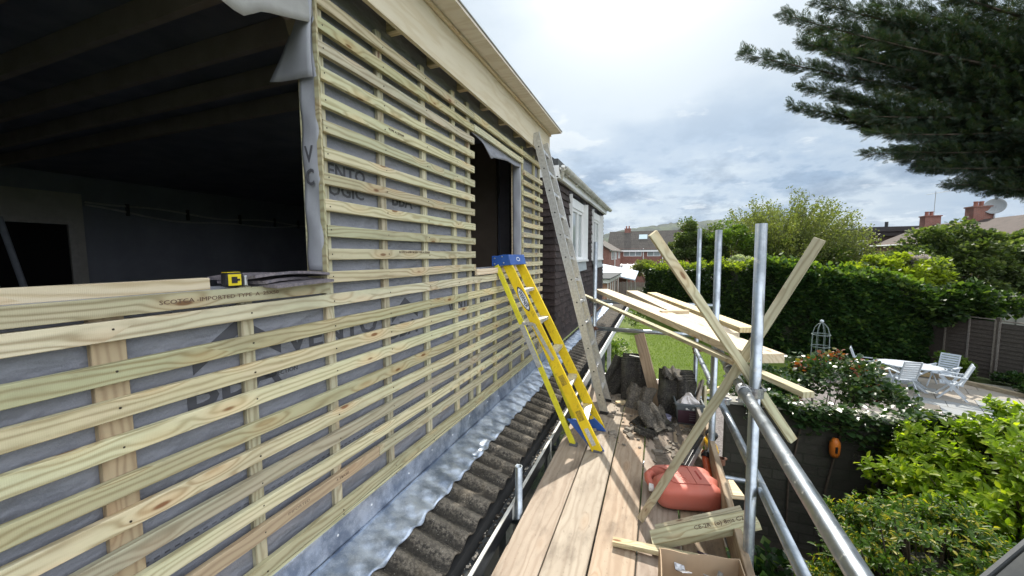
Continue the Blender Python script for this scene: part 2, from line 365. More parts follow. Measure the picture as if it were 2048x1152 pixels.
def cement(name, dark, lite, moss=(0.16, 0.13, 0.09), valley=0):
    m_, t = newmat(name); c = ocoord(t, False)
    a = t.noise(t.v('MULTIPLY', c, (2.2, 9, 9)), 1.0, 5, 0.65); b = t.noise(c, 60, 5, 0.75); d = t.noise(c, 5, 4, 0.6)
    col = t.mix(t.ss(b, 0.38, 0.68), dark, lite)
    col = t.mix(t.m('MULTIPLY', t.ss(d, 0.45, 0.7), 0.55), col, moss)
    col = t.mix(t.m('MULTIPLY', t.ss(a, 0.5, 0.72), 0.7), col, (dark[0]*.35, dark[1]*.35, dark[2]*.35))
    sp = t.noise(c, 130, 2, 0.5)
    if valley:
        sy = t.n('ShaderNodeSeparateXYZ', {0: c}, out=None); va = t.m('ADD', t.m('MULTIPLY', t.m('COSINE', t.m('MULTIPLY', sy.outputs[1], 2*math.pi/valley)), -1.0), t.m('MULTIPLY', d, 1.6))
        col = t.mix(t.m('MULTIPLY', t.ss(va, 0.5, 1.7), 0.8), col, (0.025, 0.023, 0.02))
        col = t.mix(t.m('MULTIPLY', t.m('SUBTRACT', 1.0, t.ss(va, -0.4, 0.5)), 0.45), col, lite)
    col = t.mix(t.m('MULTIPLY', t.ss(sp, 0.68, 0.74), 0.6), col, (0.45, 0.43, 0.38))
    finish(t, col, 0.85, b, 0.7, 0.006, spec=0.2)
    return m_
M['corr'] = cement('mossy_fibre_cement', (0.028, 0.026, 0.024), (0.21, 0.185, 0.15), valley=0.146)
M['tile_old'] = cement('old_concrete_tile', (0.022, 0.021, 0.020), (0.085, 0.078, 0.068), (0.09, 0.09, 0.06))
M['slate'] = cement('slate_cut', (0.14, 0.13, 0.15), (0.24, 0.21, 0.22), (0.17, 0.15, 0.16))
def hung():
    m_, t = newmat('hung_tile'); g = t.n('ShaderNodeNewGeometry', out=None); r = g.outputs['Random Per Island']; c = ocoord(t, False)
    col = t.mix(r, (0.026, 0.020, 0.020), (0.052, 0.038, 0.036))
    col = t.mix(t.m('MULTIPLY', t.ss(t.noise(c, 30, 5, 0.7), 0.5, 0.75), 0.4), col, (0.13, 0.11, 0.10))
    finish(t, col, 0.8, t.noise(c, 120, 3, 0.6), 0.4, 0.003, spec=0.25); return m_
M['hung'] = hung()
def brick(name, a, b, mort, sc=1.0):
    m_, t = newmat(name); c = ocoord(t, False)
    s_ = t.n('ShaderNodeSeparateXYZ', {0: c}, out=None)
    vv = t.n('ShaderNodeCombineXYZ', {0: t.m('ADD', s_.outputs[0], s_.outputs[1]), 1: s_.outputs[2], 2: 0.0})
    br = t.n('ShaderNodeTexBrick', {'Vector': vv, 'Color1': a+(1,), 'Color2': b+(1,), 'Mortar': mort+(1,), 'Scale': sc, 'Mortar Size': 0.008, 'Brick Width': 0.225, 'Row Height': 0.075, 'Bias': 0.0}, out=None)
    n_ = t.noise(c, 3, 5, 0.65)
    col = t.mix(t.m('MULTIPLY', t.ss(n_, 0.4, 0.7), 0.4), br.outputs[0], (a[0]*.6, a[1]*.6, a[2]*.6))
    finish(t, col, 0.85, br.outputs[1], -0.4, 0.006, spec=0.2); return m_
M['brick'] = brick('red_brick', (0.26, 0.09, 0.065), (0.20, 0.07, 0.055), (0.30, 0.26, 0.23))
M['brick2'] = brick('orange_brick', (0.36, 0.17, 0.10), (0.28, 0.13, 0.09), (0.36, 0.32, 0.28))
M['block'] = None
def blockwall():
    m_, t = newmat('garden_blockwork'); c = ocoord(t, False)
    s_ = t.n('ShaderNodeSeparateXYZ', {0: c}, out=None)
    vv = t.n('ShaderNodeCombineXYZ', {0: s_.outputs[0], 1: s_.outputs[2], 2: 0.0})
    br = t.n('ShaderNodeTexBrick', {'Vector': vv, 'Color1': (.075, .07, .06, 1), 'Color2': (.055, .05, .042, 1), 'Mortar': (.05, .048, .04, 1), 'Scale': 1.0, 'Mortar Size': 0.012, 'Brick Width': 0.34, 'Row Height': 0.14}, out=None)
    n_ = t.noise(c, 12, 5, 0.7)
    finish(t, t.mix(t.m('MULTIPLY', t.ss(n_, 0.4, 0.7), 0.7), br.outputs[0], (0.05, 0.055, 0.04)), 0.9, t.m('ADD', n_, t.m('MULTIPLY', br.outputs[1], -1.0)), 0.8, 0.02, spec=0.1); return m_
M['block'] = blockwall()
def rooftile(name, a, b, row=0.34):
    m_, t = newmat(name); c = ocoord(t, False)
    s_ = t.n('ShaderNodeSeparateXYZ', {0: c}, out=None)
    fr = t.m('FRACT', t.m('MULTIPLY', s_.outputs[2], 1/row)); fx = t.m('FRACT', t.m('MULTIPLY', t.m('ADD', s_.outputs[0], t.m('MULTIPLY', s_.outputs[1], 0.3)), 3.3))
    n_ = t.noise(c, 1.3, 5, 0.7); n2_ = t.noise(c, 14, 4, 0.7)
    col = t.mix(t.ss(n2_, 0.35, 0.65), a, b); col = t.mix(t.m('MULTIPLY', t.ss(n_, 0.4, 0.7), 0.5), col, (a[0]*.6, a[1]*.65, a[2]*.6))
    finish(t, col, 0.8, t.m('ADD', fr, t.m('MULTIPLY', fx, 0.5)), 0.8, 0.05, spec=0.2); return m_
M['roof'] = rooftile('brown_roof_tiles', (0.085, 0.075, 0.068), (0.13, 0.115, 0.10))
M['roof2'] = rooftile('warm_roof_tiles', (0.075, 0.058, 0.052), (0.11, 0.085, 0.075))
M['glass'] = None
m_, t = newmat('window_glass'); finish(t, (0.10, 0.12, 0.13), 0.04, spec=0.9); M['glass'] = m_
m_, t = newmat('pale_curtain_glass'); c = ocoord(t, False)
finish(t, t.mix(t.n('ShaderNodeTexWave', {'Vector': c, 'Scale': 9.0, 'Distortion': 1.0}, out=1, bands_direction='Y'), (0.22, 0.26, 0.27), (0.30, 0.33, 0.33)), 0.08, spec=0.8); M['curtain'] = m_
M['felt'] = plain('roofing_felt', (0.05, 0.055, 0.06), 0.9, col2=(0.08, 0.085, 0.085), scale=6)
M['lead'] = plain('lead_flashing', (0.32, 0.36, 0.38), 0.6, 0.3, col2=(0.42, 0.45, 0.46), scale=9)
# ================================================================ STRUCTURE: ground, lawn, patio, gravel, hills
GZ = -4.0
def grassmat(name, a, b, c_):
    m_, t = newmat(name); c = ocoord(t, False)
    n_ = t.noise(c, 0.6, 5, 0.6); f_ = t.noise(c, 16, 5, 0.75); ff = t.noise(t.v('MULTIPLY', c, (1, 1, 1)), 90, 3, 0.7)
    col = t.mix(t.ss(n_, 0.35, 0.65), a, b); col = t.mix(t.m('MULTIPLY', t.ss(f_, 0.4, 0.65), 0.65), col, c_)
    finish(t, col, 0.8, t.m('ADD', f_, ff), 0.9, 0.03, spec=0.15); return m_
M['grass'] = grassmat('lawn_grass', (0.105, 0.155, 0.022), (0.14, 0.19, 0.03), (0.07, 0.11, 0.018))
M['rough'] = grassmat('rough_ground', (0.07, 0.10, 0.03), (0.09, 0.11, 0.04), (0.05, 0.07, 0.025))
M['soil'] = plain('dark_soil', (0.05, 0.04, 0.03), 0.95, col2=(0.03, 0.028, 0.02), scale=8, bstr=0.8)
def stuffpatch(name, pts, z, mt, kind, label=None, th=0.0):
    b = MB(); b.add([(x, y, z) for x, y in pts], [tuple(range(len(pts)))])
    o = b.build(name, mt); o['kind'] = kind
    if label: o['label'] = label
    return o
b = MB(); R_ = 9000; N_ = 48
b.add([(0, 0, GZ)] + [(R_*math.cos(2*math.pi*k/N_), R_*math.sin(2*math.pi*k/N_), GZ) for k in range(N_)], [(0, 1+k, 1+(k+1) % N_) for k in range(N_)])
b.build('ground', M['rough'])['kind'] = 'structure'
stuffpatch('lawn', [(-1.3, 6.6), (2.1, 12.9), (2.75, 13.5), (5.2, 16.0), (3.6, 18.6), (-0.4, 27), (-3.5, 31), (-3.5, 6.6)], GZ+0.012, M['grass'], 'structure')
def gravelmat():
    m_, t = newmat('gravel_stones'); c = ocoord(t, False)
    vo = t.n('ShaderNodeTexVoronoi', {'Vector': c, 'Scale': 34.0}, out=None)
    r = t.n('ShaderNodeSeparateColor', {0: vo.outputs['Color']})
    finish(t, t.mix(r, (0.10, 0.085, 0.08), (0.22, 0.20, 0.19)), 0.8, vo.outputs['Distance'], -1.0, 0.03, spec=0.2); return m_
M['gravel'] = gravelmat()
stuffpatch('gravel_bed', [(1.0, 6.3), (8.9, 6.3), (8.9, 12.4), (6.4, 13.2), (5.0, 15.2), (2.75, 13.3), (2.1, 12.8), (1.0, 10.5)], GZ+0.008, M['gravel'], 'structure')
# patio of riven slabs
def patiomat():
    m_, t = newmat('sandstone_slab'); g = t.n('ShaderNodeNewGeometry', out=None); r = g.outputs['Random Per Island']; c = ocoord(t, False)
    col = t.mix(r, (0.28, 0.265, 0.24), (0.36, 0.30, 0.235)); col = t.mix(t.m('GREATER_THAN', t.m('FRACT', t.m('MULTIPLY', r, 9.1)), 0.6), col, (0.25, 0.265, 0.27))
    col = t.mix(t.m('MULTIPLY', t.ss(t.noise(c, 4, 5, 0.7), 0.45, 0.7), 0.4), col, (0.26, 0.24, 0.2))
    finish(t, col, 0.75, t.noise(c, 12, 5, 0.7), 0.4, 0.01); return m_
M['slab'] = patiomat(); M['joint'] = plain('slab_joint', (0.12, 0.11, 0.09), 0.95)
stuffpatch('patio', [(4.7, 15.6), (6.3, 12.9), (12, 9.2), (16, 8), (16, 14), (9.2, 15.9), (6.2, 16.6)], GZ+0.014, M['joint'], 'structure')
b = MB(); th_ = math.radians(-22); cs_, sn_ = math.cos(th_), math.sin(th_)
poly = [(4.8, 15.5), (6.35, 12.95), (12, 9.3), (15.9, 8.1), (15.9, 13.8), (9.2, 15.75), (6.2, 16.5)]
def inside(x, y):
    ins = False; n = len(poly)
    for i in range(n):
        x1, y1 = poly[i]; x2, y2 = poly[(i+1) % n]
        if (y1 > y) != (y2 > y) and x < (x2-x1)*(y-y1)/(y2-y1)+x1: ins = not ins
    return ins
row = -9.0
while row < 9:
    hgt = random.choice((0.45, 0.6, 0.6)); xx = -12.0 + random.random()*.5
    while xx < 12:
        wdt = random.choice((0.6, 0.9, 0.45, 0.75))
        cx_, cy_ = xx+wdt/2, row+hgt/2; X_ = 10 + cx_*cs_ - cy_*sn_; Y_ = 13 + cx_*sn_ + cy_*cs_
        if inside(X_, Y_):
            b.box((X_, Y_, GZ+0.022+random.random()*.003), (wdt-0.014, hgt-0.014, 0.02), Matrix.Rotation(th_, 3, 'Z'))
        xx += wdt
    row += hgt
b.build('patio_slabs', M['slab'])['kind'] = 'structure'
# far hills: real terrain a few kilometres off
def hillmat():
    m_, t = newmat('wooded_hillside'); c = ocoord(t, False)
    n_ = t.noise(c, 0.006, 6, 0.6); f_ = t.noise(c, 0.03, 5, 0.7)
    col = t.mix(t.ss(n_, 0.47, 0.56), (0.022, 0.034, 0.022), (0.06, 0.08, 0.03)); col = t.mix(t.m('MULTIPLY', t.ss(f_, 0.4, 0.6), 0.5), col, (0.025, 0.04, 0.022))
    finish(t, col, 0.9, f_, 1.0, 12.0, spec=0.1); return m_
M['hill'] = hillmat()
def ridge(pts, depth, name, jit=7):
    n = 160; xs = np.linspace(pts[0][0], pts[-1][0], n)
    ys = np.interp(xs, [p[0] for p in pts], [p[1] for p in pts]); zs = np.interp(xs, [p[0] for p in pts], [p[2] for p in pts])
    zs = zs + RNG.normal(0, jit*.35, n) + np.sin(xs*.021)*jit*.5 + np.sin(xs*.006+2)*jit
    b = MB(); m = 14
    vs = []
    for j in range(m+1):
        u = j/m
        for i in range(n):
            d = u*depth - depth*0.6
            vs.append((xs[i], ys[i]+d, GZ-1 + (zs[i]-GZ)*max(0, math.cos((u-.6)/(.6 if u < .6 else .4)*math.pi/2))**0.8 + (RNG.random()-.5)*jit*.8*(0 < j < m)))
    b.add(vs, [(j*n+i, j*n+i+1, (j+1)*n+i+1, (j+1)*n+i) for j in range(m) for i in range(n-1)])
    o = b.build(name, M['hill'], smooth=False); o['kind'] = 'structure'; return o
ridge([(-1500, 2900, 60), (-900, 3000, 120), (-400, 3080, 160), (-65, 3210, 215), (180, 3300, 248), (440, 3410, 272), (900, 3600, 262), (1200, 3750, 170), (1600, 3800, 90)], 1800, 'hill')
ridge([(450, 3700, 90), (1000, 3850, 165), (1400, 3850, 192), (1850, 3920, 204), (2300, 3850, 254), (2900, 3700, 262), (4000, 3300, 230)], 1400, 'hills', 7)

# ================================================================ TIMBER-FRAMED DORMER under construction
WX = -1.39                 # front face of the battens
HT = thing('house_extension', 'timber-framed dormer with bare tiling battens over grey membrane and two empty window openings', 'house', (-1.44, 2, -1.4))
memX = -1.44
Y0, YE = -1.2, 4.78
b = MB()                    # membrane-clad sheathing round the two openings: (-1.0..1.33) and (2.83..4.0)
def panel(y0, y1, z0, z1): b.span((memX, y0, z0), (memX-0.025, y1, z1))
panel(Y0, YE, -1.40, -0.135); panel(1.38, 2.80, -0.1345, 1.50); panel(4.03, YE, -0.1345, 1.50); panel(Y0, 1.3795, 1.12, 1.50); panel(2.8005, 4.0295, 1.02, 1.50); panel(Y0, -1.0, -0.1345, 1.1195)
b.build('membrane_wall', M['membrane'], HT)
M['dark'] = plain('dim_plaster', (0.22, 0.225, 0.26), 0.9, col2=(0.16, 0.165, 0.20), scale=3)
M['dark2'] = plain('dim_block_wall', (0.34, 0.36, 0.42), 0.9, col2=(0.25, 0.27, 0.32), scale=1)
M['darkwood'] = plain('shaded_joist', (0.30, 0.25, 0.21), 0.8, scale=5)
b = MB()
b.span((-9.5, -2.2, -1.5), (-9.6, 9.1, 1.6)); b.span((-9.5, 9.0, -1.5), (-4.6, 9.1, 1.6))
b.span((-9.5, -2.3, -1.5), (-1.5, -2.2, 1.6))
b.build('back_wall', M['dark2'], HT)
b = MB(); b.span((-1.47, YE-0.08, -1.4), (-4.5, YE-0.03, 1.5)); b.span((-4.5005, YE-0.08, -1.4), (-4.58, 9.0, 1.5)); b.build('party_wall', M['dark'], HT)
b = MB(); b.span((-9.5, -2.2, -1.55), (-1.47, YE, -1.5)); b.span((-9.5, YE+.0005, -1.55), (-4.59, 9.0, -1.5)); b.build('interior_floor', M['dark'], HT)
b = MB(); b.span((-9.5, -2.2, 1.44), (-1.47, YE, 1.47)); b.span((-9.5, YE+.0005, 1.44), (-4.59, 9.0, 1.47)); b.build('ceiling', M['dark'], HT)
for k in range(11):
    y_ = -1.4 + k*0.4 + 0.2
    if 2.1 < y_: pass
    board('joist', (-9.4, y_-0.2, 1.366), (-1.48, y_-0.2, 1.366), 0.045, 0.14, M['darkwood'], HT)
fr = MB(); fr.span((-9.49, 1.2, -1.48), (-9.44, 3.72, 1.12)); fr.build('plaster_panel', plain('skimmed_plaster', (0.6, 0.58, 0.53), 0.9, scale=3), HT)
df = MB(); df.span((-9.435, 2.62, 0.58), (-9.37, 3.60, 0.68)); df.span((-9.435, 3.50, -1.48), (-9.37, 3.60, 0.5795)); df.span((-9.435, 2.62, -1.48), (-9.37, 2.70, 0.5795))
df.build('door_frame', plain('painted_frame', (0.60, 0.58, 0.54), 0.7), HT)
dd = MB(); dd.span((-9.436, 2.7005, -1.48), (-9.42, 3.4995, 0.5795)); dd.build('doorway', plain('dark_doorway', (0.008, 0.008, 0.009), 0.95), HT)
pb = MB(); pb.tube([(-8.0, 2.36, 0.55), (-8.0, 2.68, -1.45)], 0.035, 10); pb.build('prop_pipe', plain('grey_pipe', (0.30, 0.33, 0.38), 0.6), HT)
for dz, dy in ((0.0, 0.0), (-0.10, 0.3)):
    cb = MB(); ys_ = np.linspace(3.75, 8.6, 24)
    cb.tube([(-9.42, y, 1.02+dz*(1+.5*math.sin((y-3.7)*.9)) - 0.16*math.sin(min(1.0, (y-3.7)/2.6)*math.pi/2)*.7 + 0.03*math.sin(y*2.9+dy*9)) for y in ys_], 0.020, 6)
    cb.build('cable', plain('pale_cable', (0.65, 0.65, 0.66), 0.6), HT)
for y in (4.3, 5.3, 6.4, 7.3, 8.0):
    cb = MB(); cb.span((-9.43, y, .80), (-9.40, y+.05, 1.02)); cb.build('cable_clip', plain('clip_grey', (0.10, 0.10, 0.11), 0.7), HT)
# partition seen through the far opening
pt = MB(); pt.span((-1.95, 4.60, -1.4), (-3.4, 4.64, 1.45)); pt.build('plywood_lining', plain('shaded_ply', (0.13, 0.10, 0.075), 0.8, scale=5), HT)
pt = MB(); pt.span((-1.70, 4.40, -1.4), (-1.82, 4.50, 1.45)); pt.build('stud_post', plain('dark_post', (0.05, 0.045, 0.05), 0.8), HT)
# counter battens (vertical, behind)
def vb(y, z0, z1, wd=0.046, mt=None):
    board('counter_batten', (memX+0.0125, y, z0), (memX+0.0125, y, z1), wd, 0.024, mt or M['batten'], HT, up=(1, 0, 0), nailmat=M['nail'])
for y in (0.16, 0.97, 1.755, 2.16, 2.55, 2.93, 3.29, 3.70, 4.08, 4.50): vb(y, -1.27, -0.105 if y < 1.2 or 2.85 < y < 4.0 else 1.19)
vb(0.585, -1.27, -0.13, 0.074, M['brownbatten'])
vb(1.357, -1.27, 1.19); vb(2.785, -1.27, 1.19); vb(4.72, -1.27, 1.19)
# tiling battens (horizontal, in front)
bx = memX + 0.025 + 0.0125
VY = [0.16, 0.585, 0.97, 1.357, 1.755, 2.16, 2.55, 2.785, 2.93, 3.29, 3.70, 4.08, 4.50, 4.72]
def hb(y0, y1, ztop, mt=None, h=None, tilt=0.0):
    h = h or (0.056 if ztop < -0.1 else 0.052)
    yc = (y0+y1)/2
    nl = [((y - y0), random.uniform(-0.008, 0.008)) for y in VY if y0+0.01 < y < y1-0.01]
    return board('batten', (bx, y0, ztop-h/2+tilt*.5), (bx, y1, ztop-h/2-tilt*.5), h, 0.0245, mt or M['batten'], HT, up=(1, 0, 0), nails=nl, bow=0.004, nailmat=M['nail'])
for i, z in enumerate([1.135, 1.035, 0.937, 0.829, 0.714, 0.604, 0.488, 0.376, 0.26, 0.145, 0.039, -0.065]):
    a = 1.335 + random.uniform(-0.006, 0.006); hb(a, 2.835+random.uniform(-.005, .005), z)
    if z < 1.0: hb(4.045+random.uniform(-.01, .01), 4.775+random.uniform(-.012, .012), z)
for z in (1.135, 1.045): hb(2.845, 4.775 if z > 1.1 else 4.035, z)
low = [-0.168, -0.286, -0.391, -0.498, -0.610, -0.714, -0.821, -0.921, -1.023, -1.180]
for i, z in enumerate(low):
    j = random.uniform(2.4, 4.2) if i % 3 == 1 else None
    mt = M['brownbatten'] if i == 8 else None
    if j: hb(Y0, j, z, mt); hb(j+0.003, 4.775, z+0.002)
    elif i == 8: hb(Y0, 1.62, z, mt); hb(1.623, 4.775, z)
    else: hb(Y0, 4.775+random.uniform(-.01, .01), z, mt)
hb(Y0, 4.77, -1.236, None, 0.016)
# sills
board('window_sill', (-1.398, Y0, -0.1335), (-1.398, 1.331, -0.1335), 0.052, 0.022, M['batten'], HT, up=(1, 0, 0), ch=0.001)
b = MB(); b.span((-1.41, Y0, -0.125), (-1.60, 1.345, -0.108)); b.build('sill_membrane', M['flap'], HT)
board('window_sill', (-1.392, 2.84, -0.131), (-1.392, 4.01, -0.131), 0.05, 0.022, M['pine'], HT, up=(1, 0, 0), ch=0.001)
b = MB(); b.span((-1.404, 2.84, -0.122), (-1.60, 4.01, -0.106)); b.build('sill_membrane', M['flap'], HT)
# jamb of near opening: timber stud, membrane turned in over it
b = MB(); b.span((-1.52, 1.334, -0.108), (-1.4405, 1.37, 1.12)); b.build('jamb_stud', M['batten'], HT)
b = MB(); b.grid(lambda u, v: (-1.505+0.105*u + 0.0, 1.327 - 0.006*math.sin(u*3.1)*(1+math.sin(v*17)) - 0.004*math.sin(v*31+u*4), -0.06+1.16*v), 6, 40)
b.build('jamb_membrane', M['flap'], HT, True, solid=0.002)
b = MB(); b.span((-1.415, 1.322, -0.1075), (-1.3905, 1.3325, 1.15)); b.build('jamb_batten', M['batten'], HT)
b = MB()                    # torn flap hanging at the head of the jamb
def fl(u, v):
    z = 1.10 - 0.33*v; x = -1.40 - (0.03+0.23*v**0.8)*u; return (x, 1.318 - 0.02*math.sin(v*2.2+u*3) - 0.03*u*v, z + 0.02*u*v)
b.grid(fl, 8, 10); b.build('torn_membrane', M['flap'], HT, True, solid=0.002)
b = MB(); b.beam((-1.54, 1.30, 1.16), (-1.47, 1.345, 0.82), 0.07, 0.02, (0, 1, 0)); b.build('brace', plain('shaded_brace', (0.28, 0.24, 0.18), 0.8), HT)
# membrane hanging over the head of the near opening, ragged lower edge
edge = [(-1.2, 1.00), (-0.6, 0.98), (0.2, 0.95), (0.60, 0.98), (0.80, 0.88), (1.00, 0.845), (1.09, 0.915), (1.20, 0.955), (1.30, 0.99), (1.335, 1.05)]
b = MB(); ys = [e[0] for e in edge]; zs = [e[1] for e in edge]
def hf(u, v):
    y = Y0 + u*(1.335-Y0); zb = float(np.interp(y, ys, zs)); return (-1.415 + 0.012*math.sin(y*9) + 0.02*v, y, 1.24 - v*(1.24-zb))
b.grid(hf, 70, 8); b.build('torn_membrane', M['flap2'], HT, True, solid=0.002)
b = MB(); b.span((-1.4395, Y0, 1.03), (-1.54, 1.33, 1.12)); b.build('lintel', M['darkwood'], HT)
# far opening: jamb, head, ragged flap
b = MB(); b.span((-1.52, 4.00, -0.106), (-1.4405, 4.028, 1.02)); b.build('jamb_stud', M['pine'], HT)
b = MB(); b.grid(lambda u, v: (-1.50+0.095*u, 3.993 - 0.006*math.sin(u*3.1)*(1+math.sin(v*15)), -0.09+1.10*v), 6, 30); b.build('jamb_membrane', M['flap'], HT, True, solid=0.002)
e2 = [(2.84, 0.98), (3.05, 0.955), (3.22, 0.86), (3.27, 0.885), (3.6, 0.93), (3.85, 0.93), (3.99, 0.955)]
b = MB(); b.grid(lambda u, v: (-1.43+0.018*v, 2.84+1.15*u, 1.04 - v*(1.04-float(np.interp(2.84+1.15*u, [q[0] for q in e2], [q[1] for q in e2])))), 40, 6)
b.build('torn_membrane', M['membrane'], HT, True, solid=0.002)
# eaves: rafter tails, fascia, roof boarding
FX = -1.318
for k in range(13):
    y_ = 0.1 + k*0.4 - 0.25
    b = MB(); b.span((-1.438, y_, 1.235), (FX-0.013, y_+0.045, 1.46)); b.build('rafter_tail', M['joistwood'], HT)
board('fascia', (FX, Y0, 1.342), (FX, 4.80, 1.342), 0.285, 0.024, M['ply'], HT, up=(1, 0, 0), ch=0.001)
b = MB(); b.span((FX-0.0125, 4.7545, 1.12), (-1.44, 4.782, 1.36)); b.build('fascia_return', M['whitedirty'], HT)
board('tilting_fillet', (-1.294, Y0, 1.488), (-1.294, 4.79, 1.488), 0.022, 0.020, M['pine'], HT, up=(1, 0, 0))
b = MB(); b.grid(lambda u, v: (-1.155-2.0*u, Y0+(4.80-Y0)*v, 1.512 + 0.02*u), 4, 12); b.build('roof_boarding', M['roofply'], HT, solid=0.018)
b = MB(); b.grid(lambda u, v: (-1.147-2.0*u, Y0+(4.81-Y0)*v, 1.526 + 0.02*u), 4, 40); b.build('roof_edge_strip', M['flap2'], HT, solid=0.008)
# print on the membrane
def wallM(y, z, x=memX+0.0012): return frame((x, y, z), (0, 1, 0), (0, 0, 1))
def logo(y, z, k):
    b = MB()
    for a, c_ in (((-0.16, -0.03), (0.0, 0.085)), ((0.0, 0.085), (0.16, -0.03))):
        b.prism([(memX+0.0005, y+a[0]*k, z+a[1]*k), (memX+0.0005, y+c_[0]*k, z+c_[1]*k), (memX+0.0005, y+c_[0]*k, z+(c_[1]+0.055)*k), (memX+0.0005, y+a[0]*k, z+(a[1]+0.055)*k)], (0.0012, 0, 0))
    o = b.build('printed_mark', M['inkblack'], HT)
    text('printed_text', 'BBA', wallM(y-0.02*k, z-0.10*k), 0.155*k, M['inkblack'], HT, bold=True, sx=1.25)
    text('printed_text', 'TECHNICAL\nAPPROVAL\nINSPECTION', wallM(y+0.16*k, z-0.085*k), 0.026*k, M['inkblack'], HT)
logo(0.955, -0.36, 1.0); logo(1.95, -0.36, 0.8)
text('printed_text', 'VENTO', wallM(1.42, -0.36), 0.14, M['inkblack'], HT, bold=True, sx=1.2)
text('printed_text', 'VENTO\nLOGIC', wallM(1.49, 0.36), 0.085, M['inkblack'], HT, bold=True, sx=1.1)
text('printed_text', 'BBA', wallM(1.95, 0.33), 0.11, M['inkblack'], HT, bold=True)
text('printed_text', 'VENTO', wallM(2.66, -0.37), 0.12, M['inkblack'], HT, bold=True); text('printed_text', 'BBA', wallM(3.1, -0.42), 0.11, M['inkblack'], HT, bold=True)
text('printed_text', 'V\nC', frame((-1.455, 1.312, 0.40), (1, 0, 0), (0, 0, 1)), 0.10, M['inkblack'], HT, bold=True, sx=0.75)
bf = bx + 0.0127
text('stamped_text', 'SCOTCA -IMPORTED TYPE  A  25X50', frame((-1.3865, 0.885, -0.134), (0, 1, 0), (0, 0, 1)), 0.0185, M['ink'], HT, sx=1.28)
text('stamped_text', 'SCOTCA IMPORTED TYPE A 25X50', frame((bf, 2.0, 0.026), (0, 1, 0), (0, 0, 1)), 0.017, M['ink'], HT, sx=1.2)
text('stamped_text', 'SCOTCA  IMPORTED', frame((bf, 1.07, -1.047), (0, 1, 0), (0, 0, 1)), 0.017, M['ink'], HT, sx=1.3)
text('stamped_text', '4 25X50', frame((bf, 1.36, -1.047), (0, 1, 0), (0, 0, 1)), 0.017, M['ink'], HT, sx=1.3)
text('stamped_text', 'TYPE A 25X50', frame((bf, 1.85, 0.693), (0, 1, 0), (0, 0, 1)), 0.017, M['ink'], HT, sx=1.3)

# ================================================================ LEAN-TO ROOF below the dormers
LT = thing('lean_to_roof', 'low corrugated cement roof running under both dormers with metal flashing and leaf-filled gutter', 'roof', (-1.2, 3, -1.6))
def rz(x): return -1.411 - 0.254*(x+1.38)          # mean roof plane
PIT = 0.146
def corr(y, a=0.017): return a*math.cos(2*math.pi*y/PIT)
def sheet(y0, y1, x0, x1, off, th, name, mt, nx=8, per=10, drape=False, seed=0):
    n = int((y1-y0)/PIT*per); b = MB()
    def f(u, v):
        y = y0+(y1-y0)*u; x = x0+(x1-x0)*v
        k = 1.0 if not drape else 0.55*min(1, 0.04+max(0, (v-0.10))*1.25)
        off_ = off if not drape else 0.012 + 0.0175*(1-k)
        jag = (0.006*math.sin(y*23+1)+0.004*math.sin(y*57)) if drape and v == 1 else 0
        bump = (0.0035*abs(math.sin(y*17+x*31))+0.0025*abs(math.sin(y*41-x*47+2))-0.003) if drape else 0
        return (x+jag, y, rz(x)+(off_ if drape else off)+corr(y)*k+bump*(1 if 0 < v else 0))
    b.grid(f, n, nx); return b.build(name, mt, LT, True, solid=th)
sheet(-0.6, 13.2, -1.42, -0.928, 0.0, 0.009, 'corrugated_sheet', M['corr'], 6, 10)
b = MB(); b.span((-1.45, -0.6, -1.74), (-0.93, 13.2, -1.58)); b.build('eaves_board', plain('dark_eaves', (0.03, 0.03, 0.03), 0.9), LT)
sheet(-0.6, 5.32, -1.385, -1.176, 0.010, 0.003, 'flashing', M['flash'], 12, 12, True)
sheet(5.34, 12.6, -1.385, -1.22, 0.010, 0.003, 'flashing', M['flash'], 8, 8, True)
b = MB()
b.grid(lambda u, v: (-1.40+0.014*v**2 + 0.002*math.sin(u*50+v*3), -0.6+5.92*u, -1.245-0.155*v), 120, 6); b.build('flashing_upstand', M['flash'], LT, True, solid=0.003)
b = MB()
for k in range(18): b.disc((-1.393, 0.4+k*0.29+random.uniform(-.05, .05), -1.30+random.uniform(-.03, .02)), (1, 0, 0), 0.006, 8)
b.build('flashing_nail', M['whiteprint'], LT)
# gutter: square-line profile open on top, and the leaf debris in it
b = MB()
prof = [(-0.955, -1.60), (-0.955, -1.70), (-0.858, -1.70), (-0.858, -1.615), (-0.847, -1.615), (-0.847, -1.712), (-0.967, -1.712), (-0.967, -1.60)]
b.prism([(x, -0.6, z) for x, z in prof], (0, 14.0, 0)); b.build('gutter', M['black'], LT)
b = MB(); b.span((-0.862, -0.6, -1.6145), (-0.843, 13.4, -1.606)); b.build('gutter_rim', M['whitedirty'], LT)
for k in range(14):
    b = MB(); y_ = 0.35+k*0.93; b.span((-0.958, y_, -1.719), (-0.842, y_+0.03, -1.7125)); b.span((-0.8465, y_, -1.715), (-0.840, y_+0.03, -1.60)); b.build('gutter_bracket', M['whitedirty'], LT)
b = MB()
for k in range(1500):
    s = random.choice((.004, .006, .010)); b.box((random.uniform(-.952, -.862), random.uniform(.6, 9.5), random.uniform(-1.672, -1.640)), (s*2, s*1.3, s*.5), Matrix.Rotation(random.random()*6, 3, 'Z') @ Matrix.Rotation(random.uniform(-.6, .6), 3, 'X'), random.choice((0, 0, 1)))
tag(b.build('leaf_litter', [plain('dark_litter', (0.07, 0.055, 0.04), .9), plain('pale_litter', (0.42, 0.38, 0.32), .8)]), 'dark wet leaf litter and grit lying along the gutter', 'leaf litter', kind='stuff')
